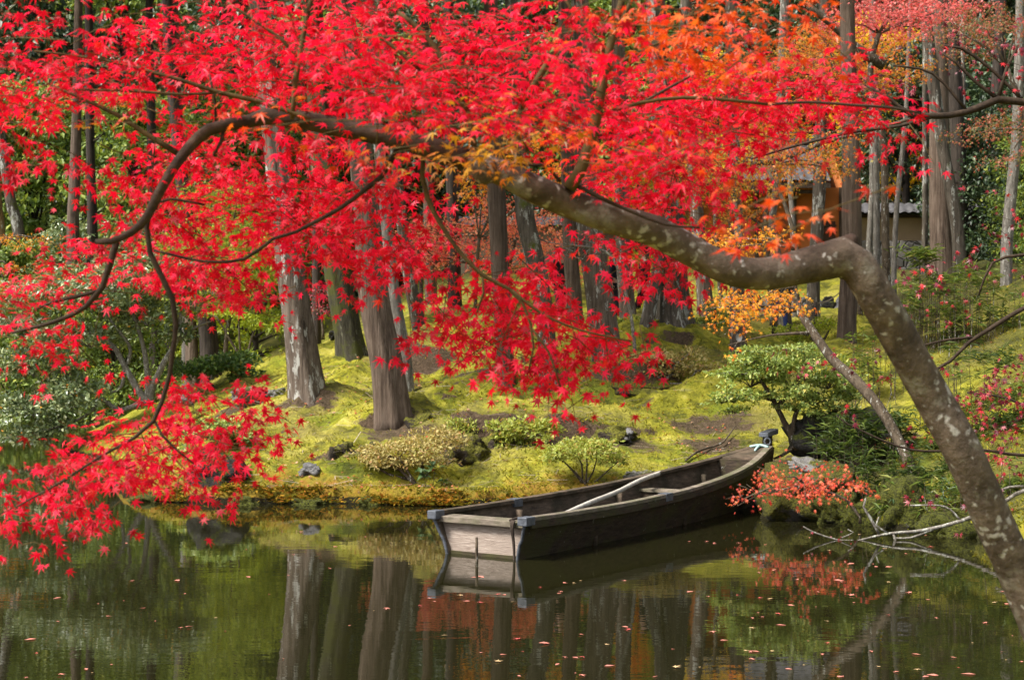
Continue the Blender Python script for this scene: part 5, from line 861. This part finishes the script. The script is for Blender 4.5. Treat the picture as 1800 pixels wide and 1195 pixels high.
mn = 90000; mx = rng.uniform(230, 1850, mn); mD = 24.3+13*rng.uniform(0, 1, mn)**1.7; MX = (mx-HX)/F*mD
mk = 26000; mx2 = rng.uniform(1330, 1850, mk); mD2 = rng.uniform(19.5, 24.4, mk); MX = np.concatenate([MX, (mx2-HX)/F*mD2]); mD = np.concatenate([mD, mD2]); mn += mk
ok = (shore_dist(MX, mD) > .02) & (vnoise(MX*1.3, mD*1.3, 91)+.6*vnoise(MX*4, mD*4, 92)+.4*rng.normal(size=mn) > -.1)
for px, py, D, wx, wy in SOIL: ok &= (((MX-(px-HX)/F*D)/wx)**2+((mD-D)/wy)**2 > .8) | (rng.uniform(size=mn) < .12)
MX, mD = MX[ok], mD[ok]; m = len(MX); mz = ground(MX, mD)
TRI = (np.array([(-.2, 0, 0), (.2, 0, 0), (0, 1, .1)], float), np.array([[0, 1, 2]]))
M['moss'] = leafmat('moss_tuft', [(0, (.07, .078, .008)), (.4, (.20, .20, .012)), (.75, (.36, .335, .03)), (1, (.36, .23, .05))], .3, .8, .1)
tag(obj('moss', scatter(TRI, np.stack([MX, mD, mz-.01], -1), rdir(m)*[1, 1, .3]+[0, 0, .75], rdir(m)+[0, -.3, .4], rng.uniform(.025, .075, m)), M['moss'], smooth=False), 'shaggy yellow green moss carpeting the bank', 'moss', kind='stuff')

en = 60000; ex_ = rng.uniform(225, 1330, en); eD = rng.uniform(24.2, 26, en); EX = (ex_-HX)/F*eD; sd2 = shore_dist(EX, eD); ok = (sd2 > -.06) & (sd2 < .16) & (vnoise(EX*2.2, eD*2.2, 95)+.3*rng.normal(size=en) > .05); EX, eD = EX[ok], eD[ok]; m = len(EX)
ez = np.maximum(ground(EX, eD), .0)+rng.uniform(0, .12, m)*(sd2[ok] < .05)
M['edgemoss'] = leafmat('rusty_edge_moss', [(0, (.05, .055, .008)), (.35, (.16, .14, .012)), (.65, (.33, .2, .02)), (.9, (.36, .13, .02)), (1, (.3, .28, .03))], .3, .8, .1)
tag(obj('edge_moss', scatter(TRI, np.stack([EX, eD, np.maximum(ez, .03)], -1), rdir(m)*[1, .6, .3]+[0, -.35, .1], rdir(m)+[0, -.6, .4], rng.uniform(.04, .11, m)), M['edgemoss'], smooth=False), 'rust tinged moss fringe hanging over the edge of the bank', 'moss', kind='stuff')
sn = 1500; sx2 = rng.uniform(380, 1500, sn); sD = 24.9+8*rng.uniform(0, 1, sn)**1.4; SX = (sx2-HX)/F*sD; ok = shore_dist(SX, sD) > .15; SX, sD = SX[ok], sD[ok]; m = len(SX)
STICK = (np.array([(-.02, 0, 0), (.02, 0, 0), (.015, 1, .03), (-.015, 1, .03)], float), np.array([[0, 1, 2, 3]]))
M['stickbits'] = leafmat('dry_twig_bits', [(0, (.1, .07, .05)), (1, (.34, .28, .22))], .05, .8, .2)
tag(obj('twig_litter', scatter(STICK, np.stack([SX, sD, ground(SX, sD)+.02], -1), rdir(m)*[1, 1, .1], rdir(m)*.2+[0, -.3, 1], rng.uniform(.1, .35, m)), M['stickbits'], smooth=False), 'thin dry twigs and needles strewn on the moss', 'twigs', kind='stuff')

# ------------------------------------------------------------------ tea house and garden wall
ochre = flat('ochre_orange_plaster', (.34, .105, .024), .9, 0, .18, 1.2, .15); beige = flat('beige_plaster', (.30, .22, .125), .9, 0, .15, 1.5, .15)
tile = flat('grey_roof_tile', (.075, .072, .075), .6, 0, .5, 5, .4); timber = woodmat('dark_timber', (.02, .013, .009), (.07, .045, .03), (6, 6, 1)); shade = flat('dark_interior_board', (.05, .02, .01), .8)
HD = 47.0; xl, xr = (1225-HX)/F*HD, (1484-HX)/F*HD; z0 = 3.4; ze = CAMZ-(330-HY)/F*HD; TH = thing('tea_house', 'small tea house with ochre orange walls and a grey tiled roof behind the grove', 'building', ((xl+xr)/2, HD, z0))
obj('wall', box(((xl+xr)/2, HD+1.5, (z0+ze)/2), (xr-xl, 3.0, ze-z0)), ochre, TH, smooth=False)
def wavy_roof(x0, x1, y0, z0_, y1, z1_, pitch=.26):
    nx = int((x1-x0)/pitch*6); x = np.linspace(x0, x1, nx); v = np.linspace(0, 1, 22)
    Xg, Vg = np.meshgrid(x, v); Zg = z0_+(z1_-z0_)*Vg+.045*np.abs(np.sin(np.pi*(Xg-x0)/pitch))-.035*((Vg*11) % 1); Yg = y0+(y1-y0)*Vg
    V = np.stack([Xg, Yg, Zg], -1).reshape(-1, 3); i = np.arange(21)[:, None]*nx+np.arange(nx-1)[None]; return V, np.stack([i, i+1, i+nx+1, i+nx], -1).reshape(-1, 4)
rf = obj('roof', join([wavy_roof(xl-.4, xr-.5, HD-.7, ze+.12, HD+1.5, ze+1.35), wavy_roof(xl-.4, xr-.5, HD+3.7, ze+.12, HD+1.5, ze+1.35)]), tile, TH)
obj('eave_board', box(((xl+xr)/2-.45, HD-.62, ze+.02), (xr-xl-.1, .1, .16)), timber, rf, smooth=False)
obj('eave_board', box(((xl+xr)/2-.45, HD-.5, ze-.15), (xr-xl-.3, .08, .1)), timber, rf, smooth=False)
obj('ridge', tube([(xl-.4, HD+1.5, ze+1.4), (xr-.5, HD+1.5, ze+1.4)], [.12, .12], 10), tile, rf)
obj('gable', (np.array([(xr+.003, HD+.1, ze), (xr+.003, HD+2.9, ze), (xr+.003, HD+1.5, ze+1.0), (xr-.2, HD+.1, ze), (xr-.2, HD+2.9, ze), (xr-.2, HD+1.5, ze+1.0)]), [np.array([0, 1, 2]), np.array([5, 4, 3]), np.array([0, 3, 4, 1]), np.array([1, 4, 5, 2]), np.array([2, 5, 3, 0])]), ochre, TH, smooth=False)
for px in (1232, 1330, 1396, 1478): obj('post', box(((px-HX)/F*HD, HD-.02, (z0+ze)/2), (.11, .12, ze-z0)), timber, TH, smooth=False)
wx = (1452-HX)/F*HD; wz = CAMZ-(402-HY)/F*HD
win = obj('window', box((wx, HD-.015, wz-.1), (.5, .04, .6)), shade, TH, smooth=False)
for q in (-.28, -.1, .08): obj('window_bar', box((wx, HD-.05, wz+q), (.56, .05, .035)), timber, win, smooth=False)
obj('door', box(((1363-HX)/F*HD, HD-.014, z0+1.25), (.85, .04, 1.9)), flat('rust_brown_panel', (.2, .06, .02), .8), TH, smooth=False)
WD = 47.5; wl_, wr_ = (1486-HX)/F*WD, (1990-HX)/F*WD; zt = CAMZ-(380-HY)/F*WD; zb_ = CAMZ-(424-HY)/F*WD
GW = thing('garden_wall', 'beige plaster garden wall with tiled coping on a dark stone base', 'wall', ((wl_+wr_)/2, WD, zb_-1.2))
obj('plaster_panel', box(((wl_+wr_)/2, WD+.15, (zt+zb_)/2), (wr_-wl_, .3, zt-zb_)), beige, GW, smooth=False)
obj('beam', box(((wl_+wr_)/2, WD-.03, zt-.0), (wr_-wl_, .1, .09)), timber, GW, smooth=False)
obj('tile_coping', join([wavy_roof(wl_, wr_, WD-.35, zt+.06, WD+.15, zt+.34, .24), wavy_roof(wl_, wr_, WD+.65, zt+.06, WD+.15, zt+.34, .24)]), tile, GW)
sm_, nt, out = newmat('dark_stone_masonry'); L = nt.links; tc = nt.nodes.new('ShaderNodeTexCoord'); vo = N(nt, 'ShaderNodeTexVoronoi', Scale=4.2, feature='DISTANCE_TO_EDGE'); vc = N(nt, 'ShaderNodeTexVoronoi', Scale=4.2)
L.new(tc.outputs['Object'], vo.inputs['Vector']); L.new(tc.outputs['Object'], vc.inputs['Vector']); fe = ramp(nt, vo.outputs['Distance'], [(.0, (.35, .35, .35)), (.10, (1, 1, 1))])
bw = nt.nodes.new('ShaderNodeRGBToBW'); L.new(vc.outputs['Color'], bw.inputs[0]); cst = ramp(nt, bw.outputs[0], [(.2, (.05, .047, .042)), (.8, (.14, .13, .12))])
p = N(nt, 'ShaderNodeBsdfPrincipled', Roughness=.9); L.new(mix(nt, fe, (.01, .009, .008), cst), p.inputs['Base Color']); L.new(bump(nt, fe, 1, .06), p.inputs['Normal']); L.new(p.outputs[0], out.inputs[0])
obj('stone_base', box(((wl_+wr_)/2, WD-.05, zb_-1.25), (wr_-wl_+.3, .6, 2.5)), sm_, GW, smooth=False)
LW_ = thing('garden_wall', 'dim stretch of brown plaster wall far behind the coral maple', 'wall', at(845, 440, 54))
xa, xb = (800-HX)/F*54, (1225-HX)/F*54; za = CAMZ-(398-HY)/F*54
obj('plaster_panel', box(((xa+xb)/2, 54.1, za-.9), (xb-xa, .2, 1.8)), flat('brown_plaster', (.2, .16, .11), .9), LW_, smooth=False)
obj('tile_coping', wavy_roof(xa, xb, 53.7, za, 54.3, za+.3, .24), tile, LW_)

# ------------------------------------------------------------------ rope fence
FP = [(1388, 566), (1433, 570), (1360, 566), (1480, 572)]
fence = thing('rope_fence', 'low rope fence with short dark stakes along the path behind the shrub', 'fence', at(1420, 572, 35))
tops = []
for px, py in sorted(FP):
    q = at(px, py, 35.2); zg = gz(q[0], q[1]); tops.append(np.array([q[0], q[1], zg+.62])); obj('post', tube([(q[0], q[1], zg-.1), (q[0], q[1], zg+.66)], [.045, .04], 8), M['darkbark'], fence)
rp = []
for a_, b_ in zip(tops[:-1], tops[1:]): rp.append(tube([a_, (a_+b_)/2-[0, 0, .07], b_], [.012]*3, 6, .1))
obj('rope', join(rp), flat('straw_rope', (.16, .13, .09), .9), fence)

# ------------------------------------------------------------------ visitors among the trees
skin = flat('skin', (.5, .3, .21), .6, 0, .08, 6, 0); hairm = flat('black_hair', (.012, .01, .009), .5, 0, .3, 60, .3); shoe = flat('white_shoe', (.62, .62, .62), .6, 0, .1, 20, .1)
def skinned(name, verts, edges, mat, parent, root=0, sub=2):
    me = bpy.data.meshes.new(name); me.from_pydata([v[:3] for v in verts], edges, []); o = bpy.data.objects.new(name, me); C.objects.link(o); o.parent = parent
    sk_ = o.modifiers.new('skin', 'SKIN'); sk_.use_smooth_shade = True
    for d, v in zip(me.skin_vertices[0].data, verts): d.radius = (v[3], v[4] if len(v) > 4 else v[3])
    me.skin_vertices[0].data[root].use_root = True
    ss = o.modifiers.new('subdivision', 'SUBSURF'); ss.levels = sub; ss.render_levels = sub
    me.materials.append(mat); return o
def person(label, px, py, D, hgt, turn, top, legs, walk=.0):
    q = at(px, py, D); zg = gz(q[0], q[1]); t = thing('person', label, 'person', (q[0], q[1], zg), 'visitors walking behind the trees'); t.rotation_euler.z = turn
    k = hgt/1.7
    # body: local x across the shoulders, -y forwards
    V = [(0, 0, .93, .13, .10), (0, 0, 1.12, .12, .09), (0, 0, 1.32, .14, .10), (0, 0, 1.44, .07, .06), (0, -.01, 1.52, .05), (0, -.02, 1.60, .085, .095), (0, -.02, 1.68, .07, .08)]
    Ed = [(0, 1), (1, 2), (2, 3), (3, 4), (4, 5), (5, 6)]
    for s in (-1, 1):
        a0 = len(V); w_ = walk*s
        V += [(s*.17, 0, 1.39, .055), (s*.21, .03-w_*.1, 1.12, .043), (s*.22, -.04-w_*.3, .88, .033), (s*.22, -.06-w_*.34, .80, .03, .016)]; Ed += [(3, a0), (a0, a0+1), (a0+1, a0+2), (a0+2, a0+3)]
        for fi, (dx, dz, fl) in enumerate(((-.024, 0, .072), (-.008, 0, .08), (.008, 0, .076), (.022, 0, .06))):
            b_ = len(V); V += [(s*.22+.0, -.06-w_*.34+dx, .80-fl*.5, .0085), (s*.215, -.075-w_*.34+dx, .80-fl, .007)]; Ed += [(a0+3, b_), (b_, b_+1)]
        b_ = len(V); V += [(s*.205, -.105-w_*.34, .81, .009), (s*.2, -.118-w_*.34, .775, .008)]; Ed += [(a0+3, b_), (b_, b_+1)]
        l0 = len(V); V += [(s*.09, 0, .86, .085), (s*.10, -.02+w_*.25, .48, .055), (s*.10, .02+w_*.5, .09, .04), (s*.10, -.12+w_*.5, .04, .035)]; Ed += [(0, l0), (l0, l0+1), (l0+1, l0+2), (l0+2, l0+3)]
    V = [tuple(c_*k for c_ in v) for v in V]; b = skinned('body', V, Ed, skin, t)
    J = [(0, 0, .80, .16, .13), (0, 0, 1.0, .15, .12), (0, 0, 1.2, .15, .115), (0, 0, 1.38, .15, .11), (0, 0, 1.46, .075, .07)]; Ej = [(0, 1), (1, 2), (2, 3), (3, 4)]
    for s in (-1, 1):
        w_ = walk*s; a0 = len(J); J += [(s*.18, 0, 1.39, .07), (s*.215, .03-w_*.1, 1.12, .06), (s*.22, -.03-w_*.28, .90, .05)]; Ej += [(3, a0), (a0, a0+1), (a0+1, a0+2)]
    skinned('jacket', [tuple(c_*k for c_ in v) for v in J], Ej, top, t)
    T = [(0, 0, .90, .14, .115)]; Et = []
    for s in (-1, 1):
        w_ = walk*s; a0 = len(T); T += [(s*.09, 0, .80, .1), (s*.10, -.02+w_*.25, .48, .075), (s*.10, .02+w_*.5, .12, .062)]; Et += [(0, a0), (a0, a0+1), (a0+1, a0+2)]
    skinned('trousers', [tuple(c_*k for c_ in v) for v in T], Et, legs, t)
    for s in (-1, 1):
        w_ = walk*s; skinned('shoe', [tuple(c_*k for c_ in v) for v in ((s*.1, .05+w_*.5, .05, .045), (s*.1, -.06+w_*.5, .045, .045), (s*.1, -.16+w_*.5, .035, .04, .03))], [(0, 1), (1, 2)], shoe, t, sub=1)
    hb = [(0, .0, 1.62, .1, .1), (0, .0, 1.70, .095, .1), (0, .05, 1.58, .075, .06)]; skinned('hair', [tuple(c_*k for c_ in v) for v in hb], [(0, 1), (0, 2)], hairm, t)
    nose = tube([(0, -.11*k, 1.60*k), (0, -.128*k, 1.575*k)], [.01, .014], 6); eyes = [box((s*.035*k, -.112*k, 1.612*k), (.026, .01, .012)) for s in (-1, 1)]; mouth = box((0, -.112*k, 1.545*k), (.045, .008, .01))
    for nm, VF, mm in (('nose', nose, skin), ('eye', join(eyes), hairm), ('mouth', mouth, flat('lip', (.35, .12, .1), .6))):
        me = mesh(nm, VF[0], VF[1], mm); o = bpy.data.objects.new(nm, me); C.objects.link(o); o.parent = t
    return t
blk = flat('black_cloth', (.008, .008, .010), .9, 0, .3, 20, .1); nvy = flat('navy_cloth', (.012, .014, .022), .9, 0, .3, 20, .1); jean = flat('blue_denim', (.02, .035, .12), .9, 0, .3, 40, .1)
person('person in a dark jacket and trousers mostly hidden behind the big grey cedar', 1082, 580, 38, 1.68, R(70), nvy, blk, .25)
person('person in black walking behind the hanging red leaves with white shoes', 1133, 578, 38, 1.74, R(-75), blk, blk, .4)
person('person in black seen through the red spray by the reddish trunk', 984, 575, 38.6, 1.66, R(40), blk, blk, .2)
person('person in blue jeans behind the golden maple spray', 1372, 589, 36.4, 1.6, R(150), nvy, jean, .2)

# ------------------------------------------------------------------ the wood behind: evergreens and yellow trees
def crown_proto(name, mat, w_, hgt, n, leaf, clumps, z0_=.0, tmpl=OVAL, seed=0, flatness=.5):
    g = np.random.default_rng(seed); k = clumps
    zc = g.uniform(z0_, 1, k); rr = np.sqrt(g.uniform(.05, 1, k))*(1-.75*np.clip((zc-.35)/.65, 0, 1)**1.4)*w_/2; an = g.uniform(0, 6.28, k)
    cc = np.stack([rr*np.cos(an), rr*np.sin(an), zc*hgt], -1); rad = g.uniform(.55, 1.15, k)*w_/6
    i = g.integers(0, k, n); v = unit(g.normal(size=(n, 3)))*np.cbrt(g.uniform(.1, 1, (n, 1))); P = cc[i]+v*rad[i][:, None]*np.array([1.2, 1.2, flatness])
    d = v*.6+unit(g.normal(size=(n, 3)))*.8+[0, 0, -.25]; u = np.array([0, 0, .8])+v*.5+.5*g.normal(size=(n, 3))
    V, Fs = scatter(tmpl, P, d, u, leaf*g.uniform(.6, 1.3, n)); me = mesh(name, V, Fs, M[mat], False)
    lim = [tube([(0, 0, -.6), (.08*w_/6, 0, hgt*.3), (0, .1, hgt*.85)], [.2*w_/6, .14*w_/6, .03], 10, .5, .08)]
    for j in range(0, k, 3):
        c = cc[j]; lim.append(tube([(0, 0, max(.2, c[2]*.6)), c*[.5, .5, .9], c], [.06, .04, .012], 5, None, .1, cap=False))
    return me, mesh(name+'_trunk', *join(lim), M['darkbark'])
PR = {'dark': [crown_proto('crown', 'dark', 7.5, 10, 11000, .30, 80, .02, seed=s) for s in (1, 2)], 'mid': [crown_proto('crown', 'mid', 7, 10, 12000, .25, 80, .02, seed=s) for s in (3, 4)], 'cam': [crown_proto('crown', 'cam', 6, 7, 7500, .24, 60, .02, seed=5)], 'yellow': [crown_proto('crown', 'yellow', 4.5, 7, 3800, .17, 45, .15, seed=6)], 'lime': [crown_proto('crown', 'lime', 5, 6, 5500, .2, 50, .02, seed=7, flatness=.35)], 'gold': [crown_proto('crown', 'gold', 5, 6, 5000, .16, 50, .1, MAPLE5, seed=8, flatness=.3)]}
used = {}
def wood_tree(kind, px, D, sc, label, name='evergreen_tree', dz=0, group='trees of the wood behind'):
    k = used.get(kind, 0); used[kind] = k+1; cr, tk = PR[kind][k % len(PR[kind])]; X = (px-HX)/F*D
    t = thing(name, label, 'tree', (X, D, gz(X, D)+dz), group); t.rotation_euler.z = rng.uniform(0, 6.28); t.scale = (sc, sc, sc*rng.uniform(.9, 1.1))
    for nm, me in (('crown', cr), ('trunk', tk)):
        o = bpy.data.objects.new(nm, me); C.objects.link(o); o.parent = t
WOOD = [('mid', 60, 66, 1.0, 'olive green evergreen filling the upper corner over the pond'), ('mid', 240, 62, .95, 'olive evergreen behind the curved maple branch'), ('dark', 150, 72, 1.05, 'dark evergreen behind the black trunk'), ('cam', 130, 58, .8, 'grey green bushy tree on the far bank'), ('mid', 420, 60, .95, 'mid green tree behind the pale streaked trunk'), ('dark', 330, 74, 1.1, 'dark evergreen behind the camellia'), ('lime', 300, 56, .55, 'lime green young tree above the camellia'), ('dark', 560, 64, 1.0, 'dark evergreen behind the weathered cedar'), ('mid', 700, 66, 1.0, 'mid green tree behind the thick reddish cedar'), ('lime', 450, 54, .75, 'lime tinged tree behind the weathered cedar'),
 ('dark', 820, 62, .95, 'dark evergreen over the dim brown wall'), ('dark', 960, 62, 1.0, 'dark evergreen behind the crooked lichened tree'), ('mid', 1090, 60, .95, 'mid green tree above the people in black'), ('lime', 1180, 50, .62, 'light green tree near the distant slim cedar'), ('dark', 1210, 66, 1.1, 'dark evergreen beyond the tea house ridge'), ('yellow', 1255, 52, .8, 'bright yellow tree beside the tea house roof'), ('yellow', 1530, 54, .95, 'bright yellow tree behind the tall brown cedar'), ('yellow', 1610, 56, .9, 'bright yellow tree over the garden wall'), ('dark', 1590, 51, .62, 'glossy dark evergreen just behind the beige wall'), ('dark', 1700, 53, .72, 'glossy dark evergreen behind the huge cedar'), ('dark', 1800, 50, .7, 'glossy dark evergreen at the far end of the wall'),
 ('dark', 1400, 64, 1.1, 'dark evergreen behind the tiled roof'), ('dark', 1520, 66, 1.15, 'tall dark evergreen behind the yellow tree'), ('mid', 1660, 64, 1.05, 'mid green tree behind the slanting lichened trunk'), ('dark', 1780, 62, 1.1, 'dark evergreen at the upper edge behind plum leaves'), ('gold', 1330, 53, .8, 'golden maple crown above the tea house'), ('gold', 1120, 54, .6, 'golden maple far behind the grey trunks'), ('mid', -60, 64, 1.0, 'olive evergreen at the pond corner outside the view edge'), ('dark', 1920, 60, 1.1, 'dark evergreen past the end of the wall'), ('cam', 20, 60, .75, 'grey green bush by the orange brown trunk'), ('cam', 230, 57, .7, 'grey green bush behind the camellia branches'), ('mid', 880, 70, 1.1, 'tall mid green tree far above the coral maple'), ('mid', 560, 76, 1.2, 'tall olive tree far behind the mossy trunk'), ('dark', 60, 82, 1.3, 'tall dark evergreen far beyond the pond corner'), ('dark', 420, 84, 1.3, 'tall dark evergreen far behind the red canopy'), ('dark', 740, 84, 1.3, 'tall dark evergreen deep in the wood'), ('dark', 1060, 80, 1.3, 'tall dark evergreen deep behind the people'), ('dark', 1300, 80, 1.3, 'tall dark evergreen deep behind the tea house'), ('mid', 1560, 80, 1.3, 'tall olive tree deep behind the wall'), ('dark', 1820, 78, 1.3, 'tall dark evergreen deep behind the wall end'), ('dark', 1730, 45.5, .42, 'low dark evergreen before the garden wall'), ('dark', 1810, 44, .46, 'low dark evergreen covering the wall at the edge of the view'), ('mid', 1850, 40, .42, 'low mid green tree outside the bamboo grass'), ('mid', 110, 48, .55, 'mid green tree on the far bank before the black trunk'), ('mid', 200, 47, .5, 'round mid green tree behind the camellia crown'), ('mid', 20, 50, .6, 'mid green tree behind the slim leaning grey trunk'), ('mid', 220, 88, 1.4, 'tall olive tree highest over the far bank'), ('mid', 960, 90, 1.4, 'tall olive tree highest behind the grove')]
for kd, px, D, sc, lb in WOOD: wood_tree(kd, px, D, sc, lb, {'yellow': 'yellow_tree', 'gold': 'maple_tree', 'cam': 'bushy_tree', 'lime': 'young_tree'}.get(kd, 'evergreen_tree'))
# the far-off wood on the hillside, one mass
n = 42000; FX = rng.uniform(-75, 75, n); FD = rng.uniform(88, 140, n); FZ = ground(FX, FD)+rng.uniform(0, 9, n)*(.4+.6*rng.uniform(0, 1, n)); cl = vnoise(FX*.25, FD*.25+FZ*.2, 55); FZ += cl*2
tag(obj('distant_wood', scatter(OVAL, np.stack([FX, FD, FZ], -1), rdir(n), rdir(n)*.7+[0, -.3, .7], rng.uniform(.7, 1.5, n)), M['dark'], smooth=False), 'dark far-off wood covering the hillside', 'wood', kind='stuff')
for o in bpy.data.objects:
    if '_o' in o: del o['_o']
